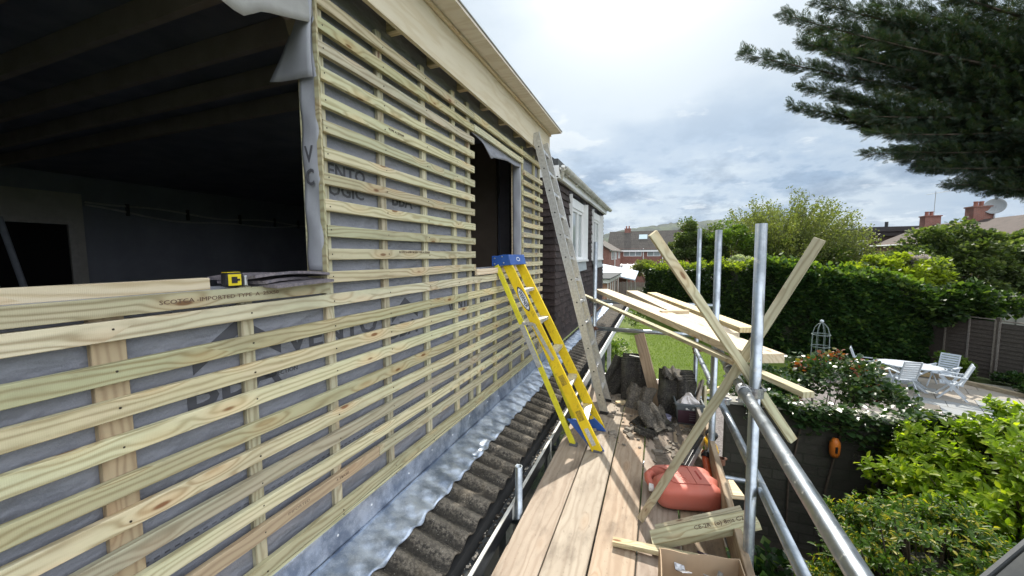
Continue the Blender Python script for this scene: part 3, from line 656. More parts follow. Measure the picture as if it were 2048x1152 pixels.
b = MB(); b.span((-0.9545, -0.6, -1.6995), (-0.8585, 13.2, -1.668)); b.build('gutter_silt', M['felt'], LT)
# dark wall with glazing under the gutter (ground-floor lean-to)
b = MB(); b.span((-0.93, 7.86, GZ), (-0.86, 7.93, -1.72)); b.build('corner_post', M['whitedirty'], LT)
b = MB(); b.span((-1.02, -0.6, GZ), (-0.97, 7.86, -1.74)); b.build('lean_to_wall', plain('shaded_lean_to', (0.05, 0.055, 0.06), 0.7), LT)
for k in range(5):
    y_ = 0.2+k*1.1
    f_ = MB(); f_.span((-0.9695, y_, -3.0), (-0.94, y_+0.06, -1.76)); f_.span((-0.9695, y_+0.0605, -1.82), (-0.94, y_+0.94, -1.76)); fo = f_.build('window_frame', M['whitedirty'], LT)
    g_ = MB(); g_.span((-0.9695, y_+0.0605, -3.0), (-0.955, y_+0.94, -1.8205)); g_.build('pane', M['glass'], fo)
# white end board of the lean-to roof further on
b = MB(); b.span((-0.845, 4.6, -1.66), (-0.825, 13.4, -1.54)); b.build('gutter_board', M['white'], LT)

# ================================================================ NEIGHBOURING TILE-HUNG DORMER
ND = thing('tile_hung_dormer', 'dark brown tile-hung dormer with two white windows beyond the metal ladder', 'house', (-1.5, 8, -1.3))
NY0, NY1, NX, NXb = 5.45, 10.6, -1.40, -4.4
b = MB(); b.span((NX-0.12, NY0+0.03, -1.32), (NXb, NY1-0.03, 1.25)); b.build('wall_core', M['dark'], ND)
def tiles(b, o, du, dn, u0, u1, z0, z1, holes, gx=0.165, gz=0.100):
    o = Vector(o); du = Vector(du); dn = Vector(dn); r = 0; z = z0
    while z < z1:
        u = u0 - (gx/2 if r % 2 else 0)
        while u < u1:
            a, c = max(u, u0), min(u+gx-0.003, u1)
            if c-a > 0.02 and not any(h[0] < (a+c)/2 < h[1] and h[2]-0.06 < z < h[3]-0.02 for h in holes):
                for h in holes:
                    if h[2]-0.06 < z < h[3]-0.02:
                        if a < h[0] < c: c = h[0]
                        elif a < h[1] < c: a = h[1]
                jz = random.uniform(-.004, .004); jn = random.uniform(0, .004)
                p = [o+du*a+dn*(0.030+jn)+Vector((0, 0, z+jz)), o+du*c+dn*(0.030+jn+random.uniform(0, .003))+Vector((0, 0, z+jz)), o+du*c+dn*0.006+Vector((0, 0, z+gz+0.03)), o+du*a+dn*0.006+Vector((0, 0, z+gz+0.03))]
                q = [x-dn*0.012 for x in p]
                k = len(b.v); b.add(p+q, [(0, 1, 2, 3), (7, 6, 5, 4), (0, 4, 5, 1), (1, 5, 6, 2), (2, 6, 7, 3), (3, 7, 4, 0)])
            u += gx
        z += gz; r += 1
wins = [(6.42, 7.95, -0.08, 1.02), (8.72, 10.25, -0.08, 1.02)]
b = MB(); tiles(b, (NX-0.02, 0, 0), (0, 1, 0), (1, 0, 0), NY0, NY1, -1.33, 1.12, wins); b.build('tile_hanging', M['hung'], ND)
b = MB(); b.span((NX-0.12, NY0+0.004, -1.32), (NX-0.022, 6.42, 1.2)); b.span((NX-0.12, 7.95, -1.32), (NX-0.022, 8.72, 1.2)); b.span((NX-0.12, 10.25, -1.32), (NX-0.022, NY1, 1.2)); b.span((NX-0.12, 6.4205, -1.32), (NX-0.022, 7.9495, -0.09)); b.span((NX-0.12, 8.7205, -1.32), (NX-0.022, 10.2495, -0.09)); b.build('front_wall', M['dark'], ND)
b = MB(); tiles(b, (NX, NY0+0.004, 0), (-1, 0, 0), (0, -1, 0), 0.0, 3.0, -1.33, 1.12, []); b.build('cheek_tiles', M['hung'], ND)
for (a, c, z0, z1) in wins:
    f_ = MB(); dx = NX-0.085
    for s in ((a, a+0.02), (c-0.02, c)): f_.span((NX-0.12, s[0], z0), (NX+0.045, s[1], z1))
    f_.span((NX-0.12, a+0.0205, z1-0.16), (NX-0.04, c-0.0205, z1)); f_.span((NX-0.12, a-0.02, z0-0.035), (NX+0.06, c+0.02, z0-0.0005))
    w1 = f_.build('window', M['white'], ND)
    f_ = MB()
    n3 = [a+0.0205, a+0.52, c-0.52, c-0.0205]
    f_.span((NX-0.11, a+0.0205, z0), (NX-0.06, c-0.0205, z0+0.055)); f_.span((NX-0.11, a+0.0205, z1-0.215), (NX-0.06, c-0.0205, z1-0.1605))
    for q in (n3[0], n3[1]-0.03, n3[2]-0.03, n3[3]-0.06): f_.span((NX-0.111, q, z0+0.0555), (NX-0.059, q+0.06, z1-0.2155))
    f_.build('window_frame', M['white'], w1)
    f_ = MB(); f_.span((NX-0.10, a+0.05, z0+0.04), (NX-0.085, c-0.05, z1-0.2)); f_.build('pane', M['curtain'], w1)
    f_ = MB(); f_.add([(NX+0.018, a+0.02, z0-0.036), (NX+0.018, c-0.05, z0-0.036), (NX+0.05, c-0.12, z0-0.20), (NX+0.05, a+0.10, z0-0.22), (NX+0.012, a+0.02, z0-0.036), (NX+0.012, c-0.05, z0-0.036), (NX+0.044, c-0.12, z0-0.20), (NX+0.044, a+0.10, z0-0.22)], [(0, 1, 2, 3), (7, 6, 5, 4), (0, 3, 7, 4), (1, 5, 6, 2), (0, 4, 5, 1), (3, 2, 6, 7)])
    f_.build('sill_apron', M['lead'], ND)
b = MB(); b.span((NX+0.05, NY0-0.03, 1.10), (NX+0.065, NY1+0.15, 1.24)); b.span((NX-0.02, NY0-0.0295, 1.095), (NX+0.0495, NY1+0.15, 1.11)); b.build('fascia', M['white'], ND)
b = MB(); b.span((NX+0.06, NY0-0.046, 1.12), (NXb, NY0-0.031, 1.27)); b.build('verge_board', M['white'], ND)
b = MB(); b.span((NX+0.05, NY0-0.05, 1.275), (NXb, NY1+0.2, 1.36)); b.prism([(NX+0.0, NY0-0.06, 1.3605), (NX-0.10, NY0-0.06, 1.44), (NXb, NY0-0.06, 1.44), (NXb, NY0-0.06, 1.3605)], (0, NY1-NY0+0.24, 0)); b.build('flat_roof', M['felt'], ND)
b = MB()
pr = [(0.057*math.cos(t_), 0.057*math.sin(t_)) for t_ in np.linspace(math.pi, 2*math.pi, 10)]; pr2 = [(x*.88, z*.88) for x, z in reversed(pr)]
b.prism([(NX+0.125+x, NY0-0.04, 1.245+z) for x, z in pr+pr2], (0, NY1-NY0+0.45, 0)); g_ = b.build('gutter', M['whitedirty'], ND)
for k in range(7):
    b = MB(); y_ = NY0+0.3+k*0.8; b.span((NX+0.0655, y_, 1.17), (NX+0.13, y_+0.03, 1.185)); b.span((NX+0.1, y_, 1.1855), (NX+0.135, y_+0.03, 1.19)); b.build('gutter_bracket', M['whitedirty'], ND)
b = MB(); b.tube([(NX+0.125, NY0-0.04, 1.25), (NX+0.09, NY0+0.05, 1.17), (NX+0.05, NY0+0.12, 1.10)], 0.03, 10); b.build('downpipe', M['whitedirty'], ND)

# ================================================================ SCAFFOLD
SF = thing('scaffold', 'galvanised tube scaffold with guard rails standing beside the lean-to roof', 'scaffold', (-0.1, 3, -1.75))
TR = 0.0242
def pipe(name, p0, p1, mt=None, n=18):
    b = MB(); b.pipe(p0, p1, TR, 0.004, n); return b.build(name, mt or M['galv'], SF, True)
S1 = (0.437, 2.068, 0.141); S2 = (0.421, 3.289, 0.186); S3 = (0.455, 5.139, 0.314)
def stand(top, dx=0.0):
    pipe('standard', (top[0]-dx, top[1]-dx, GZ), top)
    b = MB(); b.span((top[0]-dx-0.075, top[1]-dx-0.075, GZ+0.0), (top[0]-dx+0.075, top[1]-dx+0.075, GZ+0.02)); b.build('base_plate', M['steel'], SF)
pipe('standard', (0.462, 2.068, GZ), (0.437, 2.068, 0.141)); pipe('standard', (0.425, 3.25, GZ), S2); pipe('standard', (0.46, 5.10, GZ), S3)
pipe('standard', (-0.735, 4.74, GZ), (-0.722, 4.80, 0.164)); pipe('standard', (-0.812, 2.24, GZ), (-0.812, 2.24, -1.352)); pipe('standard', (0.46, -0.6, GZ), (0.455, -0.6, 0.2))
pipe('guard_rail', (0.437-0.0495, -1.6, -0.64), (0.3905, 3.45, -0.64))
pipe('guard_rail', (0.490, -1.6, -1.13), (0.487, 1.5, -1.13)); 
SFm = [o for o in SF.children if o.name.startswith('guard_rail')][-1]; bpy.data.objects.remove(SFm)
pipe('mid_rail', (0.53, 0.2, -1.13), (0.434, 5.45, -1.13))
pipe('end_rail', (-0.80, 4.83, -0.565), (0.66, 4.83, -0.577)); pipe('end_rail', (-0.78, 4.76, -0.895), (0.60, 4.76, -0.91))
for y_ in (0.4, 2.20, 3.2, 5.0): pipe('transom', (-0.90, y_+0.03, -1.718), (0.72, y_+0.03, -1.718))
pipe('ledger', (-0.812, -1.0, -1.768), (-0.80, 5.6, -1.768)); pipe('ledger', (0.50, -1.0, -1.768), (0.50, 5.6, -1.768))
def coupler(c, a1, a2, mt):
    c = Vector(c); a1 = Vector(a1).normalized(); a2 = Vector(a2).normalized(); off = a1.cross(a2).normalized()
    b = MB()
    for ax, s in ((a1, 0), (a2, 1)):
        cc = c + off*(0.052*s)
        b.lathe(cc-ax*0.024, [(0.0255, 0), (0.031, 0.001), (0.031, 0.047), (0.0255, 0.048)], 16, 0, ax)
        side = ax.cross(off).normalized()
        b.beam(cc+side*0.028, cc+side*0.055, 0.04, 0.014, ax); b.tube([cc+side*0.045-off*0.03, cc+side*0.045+off*0.05], 0.006, 6); b.tube([cc+side*0.045+off*0.03, cc+side*0.045+off*0.045], 0.011, 6)
    b.build('coupler', mt, SF)
coupler((0.389, 2.068-0.03, -0.64), (0, 1, 0), (0, 0, 1), M['steel']); coupler((0.390, 2.42, -0.64), (0, 1, 0), (0, 0, 1), M['steel'])
coupler((0.462, 3.30, -1.13), (0, 1, 0), (0, 0, 1), M['steel']); coupler((0.44, 5.05, -1.13), (0, 1, 0), (0, 0, 1), M['rust'])
coupler((-0.725, 4.80, -0.895), (1, 0, 0), (0, 0, 1), M['rust']); coupler((-0.724, 4.83, -0.565), (1, 0, 0), (0, 0, 1), M['steel'])
coupler((0.44, 3.26, -1.60), (0, 1, 0), (0, 0, 1), M['rust'])
b = MB(); b.lathe((0.455, 3.62, -1.13), [(0.025, 0), (0.031, 0.004), (0.031, 0.10), (0.025, 0.104)], 16, 0, (-0.018, 1, 0)); b.beam((0.455, 3.67, -1.097), (0.455, 3.67, -1.085), 0.04, 0.03, (0, 1, 0)); b.build('tube_joint', M['galv'], SF, False)
# deck boards
edges = [-0.776, -0.541, -0.306, -0.070, 0.166]; ends = [(5.42, -0.9), (5.36, -1.0), (5.44, -1.1), (5.38, -0.8), (5.41, -1.0)]
for i, x0 in enumerate(edges):
    wd = 0.226
    o = board('scaffold_board', (x0+wd/2, ends[i][1], -1.669), (x0+wd/2+0.0, ends[i][0], -1.669), wd, 0.038, M['deck'], None, ch=0.004, bow=0.0015)
    tag(o, ['worn scaffold board nearest the gutter, outermost on the wall side of the platform', 'worn scaffold board under the yellow stepladder feet, second out from the gutter', 'middle worn scaffold board of the platform, running bare to the foreground', 'worn scaffold board under the handle end of the red can', 'muddy scaffold board beside the upright edge board, under the red can'][i], 'scaffold board', 'scaffold boards laid side by side as the platform')
    for y_ in (ends[i][0]-0.001,):
        b = MB(); b.span((x0-0.001, y_-0.03, -1.6895), (x0+wd+0.001, y_+0.002, -1.6488)); b.build('end_band', M['steel'], o)
o = board('toe_board', (0.425, -0.8, -1.545), (0.425, 3.62, -1.545), 0.20, 0.038, M['toe'], None, up=(1, 0, 0), ch=0.004)
tag(o, 'grey weathered toe board standing on edge along the outer side of the platform', 'toe board')
o = board('toe_board', (0.40, 3.66, -1.548), (0.33, 5.1, -1.548), 0.19, 0.03, M['greywood'], None, up=(1, 0, 0), ch=0.004)
tag(o, 'further grey edge board beside the grey crate at the far end of the platform', 'toe board')

# ================================================================ LADDERS
M['yellow'] = plain('yellow_fibreglass', (0.78, 0.60, 0.015), 0.42, vary=0.2, scale=9, col2=(0.72, 0.50, 0.01), spec=0.4)
M['yellow2'] = plain('lemon_fibreglass', (0.72, 0.68, 0.03), 0.42, scale=9, col2=(0.60, 0.56, 0.03))
M['blue'] = plain('blue_plastic', (0.03, 0.10, 0.36), 0.4, vary=0.1); M['navy'] = plain('navy_ink', (0.01, 0.02, 0.09), 0.4)
def worn(name, ca, cb):
    m_, t = newmat(name); c = ocoord(t, False); a = t.noise(c, 9, 5, .65); g = t.noise(t.v('MULTIPLY', c, (1, 1, .45)), 34, 6, .75)
    col = t.mix(t.ss(a, .35, .7), ca, cb); col = t.mix(t.m('MULTIPLY', t.ss(g, .54, .68), .55), col, (0.20, 0.15, 0.02)); col = t.mix(t.m('MULTIPLY', t.ss(t.noise(c, 90, 3, .6), .68, .74), .6), col, (0.7, 0.68, 0.6))
    finish(t, col, .48, g, .15, .002); return m_
M['yellow'] = worn('worn_yellow_fibreglass', (0.76, 0.56, 0.015), (0.68, 0.46, 0.01)); M['yellow2'] = worn('worn_lemon_fibreglass', (0.68, 0.62, 0.03), (0.56, 0.50, 0.03))
SL = thing('stepladder', 'yellow fibreglass stepladder with blue top cap, folded and leaning on the battens', 'stepladder', (-0.5, 3.4, -1.65))
def rail(name, p0, p1, web, fl, side, mt, par, up_hint=(1, 0, 0), tw=0.006):
    """C-section rail: web in the X-Z plane, flanges pointing towards +-Y"""
    p0, p1 = Vector(p0), Vector(p1); x = (p1-p0).normalized(); L = (p1-p0).length
    yv = Vector((0, side, 0)); yv = (yv - x*yv.dot(x)).normalized(); zv = x.cross(yv)
    b = MB(); R3 = Matrix((x, yv, zv)).transposed()
    c = (p0+p1)/2
    b.box(c, (L, tw, web), R3); b.box(c + R3 @ Vector((0, fl/2+tw/2+.0003, web/2-tw/2)), (L, fl, tw), R3); b.box(c + R3 @ Vector((0, fl/2+tw/2+.0003, -web/2+tw/2)), (L, fl, tw), R3)
    return b.build(name, mt, par, bevel=0.0015)
Fn, Tn = (-0.44, 3.16, -1.65), (-1.315, 3.33, -0.075); Ff, Tf = (-0.475, 3.60, -1.65), (-1.31, 3.66, -0.075)
Rn, Un = (-0.655, 3.20, -1.645), (-1.40, 3.28, -0.085); Rf, Uf = (-0.69, 3.57, -1.645), (-1.40, 3.62, -0.085)
rail('front_rail', Fn, Tn, 0.085, 0.022, 1, M['yellow'], SL); rail('front_rail', Ff, Tf, 0.085, 0.022, 1, M['yellow'], SL)
r_ = rail('rear_rail', Rn, Un, 0.042, 0.024, 1, M['yellow2'], SL); rail('rear_rail', Rf, Uf, 0.042, 0.024, 1, M['yellow2'], SL)
def lerp(a, b, t): return tuple(a[i]+(b[i]-a[i])*t for i in range(3))
for k, t_ in enumerate((0.15, 0.325, 0.50, 0.672, 0.85)):
    a = Vector(lerp(Fn, Tn, t_)); c_ = Vector(lerp(Ff, Tf, t_)); b = MB()
    d = (c_-a).normalized(); nx = Vector((1, 0, 0)); nx = (nx-d*nx.dot(d)).normalized(); nz = nx.cross(d)
    R3 = Matrix((nx, d, nz)).transposed(); L = (c_-a).length - 0.012
    b.box((a+c_)/2, (0.078, L, 0.004), R3); b.box((a+c_)/2 + R3 @ Vector((0.037, 0, -0.0145)), (0.004, L, 0.0245), R3); b.box((a+c_)/2 + R3 @ Vector((-0.037, 0, -0.0145)), (0.004, L, 0.0245), R3)
    for j in range(4): b.box((a+c_)/2 + R3 @ Vector((-0.024+j*0.016, 0, 0.0032)), (0.004, L*.96, 0.002), R3)
    b.build('step', M['alubright'], SL)
cc = Vector((-1.36, 3.50, -0.035)); ang = math.radians(-6); RC = Matrix.Rotation(ang, 3, 'Y')
b = MB(); pr = [(-0.095, -0.048), (0.10, -0.058), (0.086, 0.040), (0.03, 0.046), (-0.03, 0.040), (-0.085, 0.046)]
b.prism([cc + RC @ Vector((x, -0.215, z)) for x, z in pr], RC @ Vector((0, 0.43, 0)))
cap = b.build('top_cap', M['blue'], SL, bevel=0.006)
for x_, z_ in ((-0.055, 0.02), (0.02, 0.028), (0.03, -0.03), (-0.06, -0.03)):
    b = MB(); b.disc(cc + RC @ Vector((x_, -0.216, z_)), (0, -1, 0), 0.007, 8, 0, 0.003); b.build('rivet', M['alubright'], cap)
b = MB(); ex = [(0.048*math.cos(t_), 0.02*math.sin(t_)) for t_ in np.linspace(0, 2*math.pi, 20, endpoint=False)]; ex2 = [(0.038*math.cos(t_), 0.013*math.sin(t_)) for t_ in np.linspace(0, 2*math.pi, 20, endpoint=False)]
def capf(u, v, h): return cc + RC @ Vector((0.0945+h - 0.14*(v+0.005), u, v-0.005))
vs = [capf(u, v, 0.0015) for u, v in ex] + [capf(u, v, 0.0015) for u, v in ex2]
b.add(vs, [(k, (k+1) % 20, 20+(k+1) % 20, 20+k) for k in range(20)]); b.build('cap_emblem', M['whiteprint'], cap)
# name sticker on the near front rail
rx = (Vector(Tn)-Vector(Fn)).normalized(); pc = Vector(lerp(Fn, Tn, 0.80))
rn = Vector((0, -1, 0)); rn = (rn-rx*rn.dot(rx)).normalized(); ry = rn.cross(-rx)
def stick(sc_, off, mt, nm):
    b = MB(); n = 28; pts = []
    for k in range(n):
        t_ = 2*math.pi*k/n; u = math.cos(t_); v = math.sin(t_); v = math.copysign(abs(v)**1.25, v)
        pts.append(pc + (-rx)*u*0.125*sc_ + ry*v*0.034*sc_ + rn*(0.0032+off))
    b.add(pts, [tuple(range(n))]); return b.build(nm, mt, SL)
stick(1.0, 0.0006, M['navy'], 'sticker'); stick(0.86, 0.0012, M['whiteprint'], 'sticker')
text('sticker_text', 'WERNER', frame(pc+rn*0.0049, -rx, ry), 0.046, M['navy'], SL, bold=True, sx=0.92)
pc2 = Vector(lerp(Fn, Tn, 0.075)); b = MB()
b.add([pc2+(-rx)*a+ry*c_+rn*0.004 for a, c_ in ((-.075, -.018), (.075, -.018), (.075, .018), (-.075, .018))], [(0, 1, 2, 3)]); b.build('sticker', plain('worn_paper_sticker', (0.62, 0.60, 0.55), 0.7, col2=(0.35, 0.36, 0.36), scale=60), SL)
for tt in (0.36, 0.18):
    pw = Vector(lerp(Fn, Tn, tt)); b = MB(); b.add([pw+(-rx)*a+ry*c_+rn*0.0038 for a, c_ in ((-.045, -.024), (.045, -.024), (.045, .024), (-.045, .024))], [(0, 1, 2, 3)]); b.build('warning_sticker', plain('ochre_sticker', (0.52, 0.36, 0.02), 0.6, col2=(0.16, 0.12, 0.02), scale=90), SL)
# spreader plates and bar
pa = Vector(lerp(Rn, Un, 0.66)); pb_ = Vector(lerp(Rn, Un, 0.42)); b = MB(); b.beam(pa+Vector((0, -0.006, 0)), pb_+Vector((0, -0.006, 0)), 0.004, 0.046, (1, 0, 0.5))
for t_ in (0.1, 0.3, 0.9): b.disc(pa.lerp(pb_, t_)+Vector((0, -0.008, 0)), (0, -1, 0), 0.006, 8, 0, .003)
b.build('rear_bracket', M['alu'], SL)
qa = Vector(lerp(Fn, Tn, 0.66))+Vector((-.02, -.006, 0)); qb = Vector(lerp(Fn, Tn, 0.47))+Vector((.005, -.006, 0)); b = MB(); b.beam(qa, qb, 0.003, 0.03, (1, 0, 0.6)); b.beam(qa+Vector((0, -.004, 0)), pa+Vector((0.01, -.010, 0.01)), 0.003, 0.03, (1, 0, 0.6))
for q in (qa, qb): b.disc(q+Vector((0, -.003, 0)), (0, -1, 0), 0.008, 8, 0, .004)
b.build('spreader', M['alu'], SL)
for F_, T_, side in ((Ff, Tf, -1), (Fn, Tn, 1)):
    b = MB(); f0 = Vector(F_); x = (Vector(T_)-f0).normalized()
    y_ = F_[1] + side*(0.028 if side > 0 else 0.035)
    pts = [Vector((F_[0]-0.06, y_, F_[2]+0.002)), Vector((F_[0]+0.052, y_, F_[2]+0.002)), Vector((F_[0]+0.03, y_, F_[2]+0.03))+x*0.02, Vector((F_[0]-0.07, y_, F_[2]))+x*0.27, Vector((F_[0]-0.15, y_, F_[2]))+x*0.26, Vector((F_[0]-0.10, y_, F_[2]+0.05))]
    b.prism(pts, (0, 0.02, 0)); o = b.build('foot_boot', M['blue'], SL, bevel=0.004)
    if side < 0:
        b = MB(); c0 = f0+x*0.14+Vector((-0.02, -0.0375, 0)); b.box((c0.x, y_-0.002, c0.z), (0.04, 0.003, 0.035), Matrix.Rotation(math.radians(-25), 3, 'Y')); b.build('level_window', M['yellow'], o)
for p in (Rn, Rf, Fn):
    b = MB(); b.box((p[0], p[1]+0.01, p[2]+0.006), (0.07, 0.045, 0.02), Matrix.Rotation(math.radians(4), 3, 'Y')); b.build('foot_pad', plain('grey_rubber', (0.12, 0.12, 0.13), 0.8), SL)

AL = thing('metal_ladder', 'dull aluminium ladder standing on the platform and leaning against the fascia', 'ladder', (-0.5, 4.15, -1.65))
An, At = (-0.49, 3.98, -1.645), (-1.285, 4.135, 1.335); Bn, Bt = (-0.503, 4.352, -1.645), (-1.275, 4.46, 1.30)
def boxrail(p0, p1):
    p0, p1 = Vector(p0), Vector(p1); x = (p1-p0).normalized(); yv = Vector((0, 1, 0)); yv = (yv-x*yv.dot(x)).normalized(); zv = x.cross(yv); R3 = Matrix((x, yv, zv)).transposed(); L = (p1-p0).length; c = (p0+p1)/2
    b = MB(); b.box(c, (L, 0.020, 0.072), R3); b.box(c+R3 @ Vector((0, 0, 0.038)), (L, 0.029, 0.0038), R3); b.box(c+R3 @ Vector((0, 0, -0.038)), (L, 0.029, 0.0038), R3)
    o = b.build('stile', M['alu'], AL); h = MB()
    for k in range(12): h.disc(p0 + x*(0.20+k*0.248) + yv*(-0.0105), -yv, 0.0085, 10, 0, 0.0012)
    h.build('rung_end', M['black'], o)
boxrail(An, At); boxrail(Bn, Bt)
for k in range(12):
    t_ = (0.20+k*0.248)/3.09; a = Vector(lerp(An, At, t_)); c_ = Vector(lerp(Bn, Bt, t_)); d = (c_-a).normalized()
    b = MB(); nx = Vector((1, 0, 0)); R3 = Matrix((nx, d, nx.cross(d))).transposed()
    b.box((a+c_)/2, (0.030, (c_-a).length-0.021, 0.026), R3); b.box((a+c_)/2+Vector((0, 0, 0.0145)), (0.034, (c_-a).length-0.022, 0.003), R3); b.build('rung', M['alubright'], AL, bevel=0.002)
for p in (An, Bn):
    b = MB(); b.box((p[0]+0.0, p[1], p[2]+0.012), (0.09, 0.032, 0.03), Matrix.Rotation(math.radians(3), 3, 'Y')); b.build('rubber_foot', M['black'], AL)

# ================================================================ TIMBER lying on the guard rails
def lumber(name, lab, p0, p1, w_, t_, mt, group=None, up=(0, 0, 1), cat='plank', ch=.002):
    o = board(name, p0, p1, w_, t_, mt, None, up, ch=ch, bow=0.002); tag(o, lab, cat, group); return o
G_ = 'new timber laid across the guard rails'
lumber('joist', 'thick new timber joist nearest the camera, laid slantwise over the near guard rail', (-0.725, 5.42, -0.487), (0.525, 2.235, -0.523), 0.175, 0.047, M['joistwood'], G_, cat='joist')
lumber('joist', 'middle new joist on the guard rails, its end stopping behind the second upright pole', (-0.32, 5.35, -0.492), (0.44, 2.85, -0.535), 0.15, 0.045, M['joistwood'], G_, cat='joist')
lumber('joist', 'pale joist furthest out on the guard rails, behind the two thicker ones', (-0.07, 5.30, -0.50), (0.62, 3.18, -0.545), 0.12, 0.038, M['pine'], G_, cat='joist')
lumber('timber_batten', 'long thin batten under the joists, its end poking out past the near pole', (-0.99, 5.32, -0.532), (0.60, 1.90, -0.585), 0.05, 0.025, M['batten'], None, cat='batten')
lumber('offcut', 'short batten offcut lying across the new joists', (0.03, 3.50, -0.487), (0.245, 3.62, -0.487), 0.05, 0.026, M['joistwood'], None, cat='offcut')
lumber('timber_batten', 'slanting batten with sawn top rising to the left across the poles', (-0.028, 1.877, 0.100), (0.650, 2.236, -0.928), 0.042, 0.022, M['batten'], None, up=(-0.45, 1, 0.0), cat='batten')
lumber('timber_batten', 'slanting batten footed on the platform and rising to the right behind the near pole', (-0.066, 2.392, -1.632), (0.649, 2.034, 0.065), 0.044, 0.022, M['batten'], None, up=(0.55, 1, 0.0), cat='batten')
lumber('plank_offcut', 'brown board leaning upright between the tile stacks against the end rail', (0.04, 4.27, -1.645), (-0.19, 4.70, -0.925), 0.115, 0.03, M['oldwood'], None, up=(0.1, -1, -.6), cat='board')

# ================================================================ OLD CONCRETE ROOF TILES in stacks
def tile_bm(w_=0.33, h_=0.42, th=0.013, seed=0, broken=0.0):
    b = MB(); rg = random.Random(seed); nu, nv = 22, 8
    ph = [rg.uniform(-1, 1) for _ in range(6)]
    def prof(u):
        x = u*2 % 1.0
        return 0.030*max(0, math.sin(math.pi*min(1, x/0.55)))**0.8 if x < 0.55 else -0.004
    def f(u, v, s):
        x = (u-.5)*w_; z = v*h_
        if broken and v == 1.0: z -= broken*(0.5+0.5*math.sin(u*7+ph[0]*3))*(0.6+0.4*math.sin(u*19+ph[1]))
        if broken: x += 0.012*math.sin(v*9+ph[2])*(1 if u in (0, 1) else 0)
        return (x, -prof(u)*(1-.1*v) + s, z)
    vs = [f(i/nu, j/nv, 0) for j in range(nv+1) for i in range(nu+1)] + [f(i/nu, j/nv, th) for j in range(nv+1) for i in range(nu+1)]
    N = (nu+1)*(nv+1); fs = []
    for j in range(nv):
        for i in range(nu):
            a = j*(nu+1)+i; q = (a, a+1, a+nu+2, a+nu+1); fs.append(q); fs.append(tuple(N+k for k in reversed(q)))
    for i in range(nu): fs += [(i, N+i, N+i+1, i+1), (nv*(nu+1)+i+1, N+nv*(nu+1)+i+1, N+nv*(nu+1)+i, nv*(nu+1)+i)]
    for j in range(nv): a = j*(nu+1); fs += [(a, a+nu+1, N+a+nu+1, N+a), (a+nu, N+a+nu, N+a+2*nu+1, a+2*nu+1)]
    b.add(vs, fs); return b
def old_tile(lab, loc, rot, group=None, seed=0, broken=0.0, mt=None, **kw):
    o = tile_bm(seed=seed, broken=broken, **kw).build('roof_tile', mt or M['tile_old']); o.location = loc; o.rotation_euler = rot
    tag(o, lab, 'roof tile', group); return o
M['tile_dry'] = cement('dusty_concrete_tile', (0.045, 0.042, 0.037), (0.17, 0.15, 0.125), (0.15, 0.13, 0.10))
nth = ['front', 'second', 'third', 'fourth', 'fifth', 'sixth', 'seventh']
for k in range(6):
    old_tile(('grimy roof tile at the %s of the right-hand upright stack behind the crate' % nth[k]) if k == 0 else 'grimy roof tile %s from the front in the upright stack behind the crate' % nth[k], (0.215+random.uniform(-.008, .008), 4.13+k*0.075, -1.645), (math.radians(-7), 0, math.radians(random.uniform(2, 9))), 'roof tiles stacked upright behind the crate', k, 0.0 if k else 0.012, w_=0.35, h_=0.385)
for k in range(5):
    old_tile('grimy roof tile %s from the front in the upright stack left of the leaning board' % nth[k], (-0.215+random.uniform(-.008, .008), 4.50+k*0.08, -1.645), (math.radians(-6), 0, math.radians(random.uniform(3, 10))), 'roof tiles stacked upright left of the leaning board', 20+k, w_=0.32, h_=0.425+0.006*k)
for k in range(3):
    old_tile('roof tile %s in the fan slumped sideways behind the metal ladder' % ['lowest', 'middle', 'topmost'][k], (-0.52+0.03*k, 4.60+k*0.07, -1.64+0.03*k), (math.radians(-12), math.radians(33-4*k), math.radians(12)), 'roof tiles slumped behind the metal ladder', 40+k, w_=0.30, h_=0.34)
old_tile('dusty broken roof tile lying flat on top of the stack behind the crate', (0.17, 4.12, -1.245), (math.radians(-84), 0, math.radians(4)), None, 50, 0.04, M['tile_dry'], w_=0.17, h_=0.30)
old_tile('pale roof tile propped upright in front of the leaning board', (-0.17, 4.07, -1.60), (math.radians(-24), math.radians(9), math.radians(-6)), None, 51, 0.05, M['tile_dry'], w_=0.27, h_=0.27)
old_tile('broken roof tile lying askew on the platform, ridges running towards the camera', (0.06, 3.72, -1.625), (math.radians(-66), math.radians(10), math.radians(28)), None, 52, 0.10, M['tile_dry'], w_=0.29, h_=0.36)
old_tile('cracked dark roof tile face down on the platform near the ladder feet', (-0.10, 3.74, -1.628), (math.radians(-82), math.radians(-4), math.radians(-32)), None, 53, 0.12, w_=0.31, h_=0.28)
old_tile('small black shard of roof tile at the front of the rubble', (0.02, 3.60, -1.630), (math.radians(-86), math.radians(6), math.radians(70)), None, 54, 0.06, w_=0.16, h_=0.20)
b = MB()                    # rubble and grit on the boards
for k in range(420):
    r = random.random(); X_ = random.uniform(-0.66, 0.40); Y_ = random.uniform(3.35, 5.2) if r < .75 else random.uniform(2.6, 3.6)
    if r >= .75: X_ = random.uniform(0.0, 0.40)
    s = random.choice((0.006, 0.010, 0.016, 0.03)) * random.uniform(.7, 1.5)
    R3 = Matrix.Rotation(random.random()*6, 3, 'Z') @ Matrix.Rotation(random.uniform(-.5, .5), 3, 'X')
    b.box((X_, Y_, -1.649+s*.3), (s*1.5, s, s*.6), R3)
o = b.build('rubble', plain('tile_rubble', (0.16, 0.14, 0.12), 0.9, col2=(0.30, 0.27, 0.22), scale=20)); tag(o, 'scattered tile crumbs and grit over the far end of the platform', 'rubble', kind='stuff')
b = MB()                    # thin dried mud spread over the boards
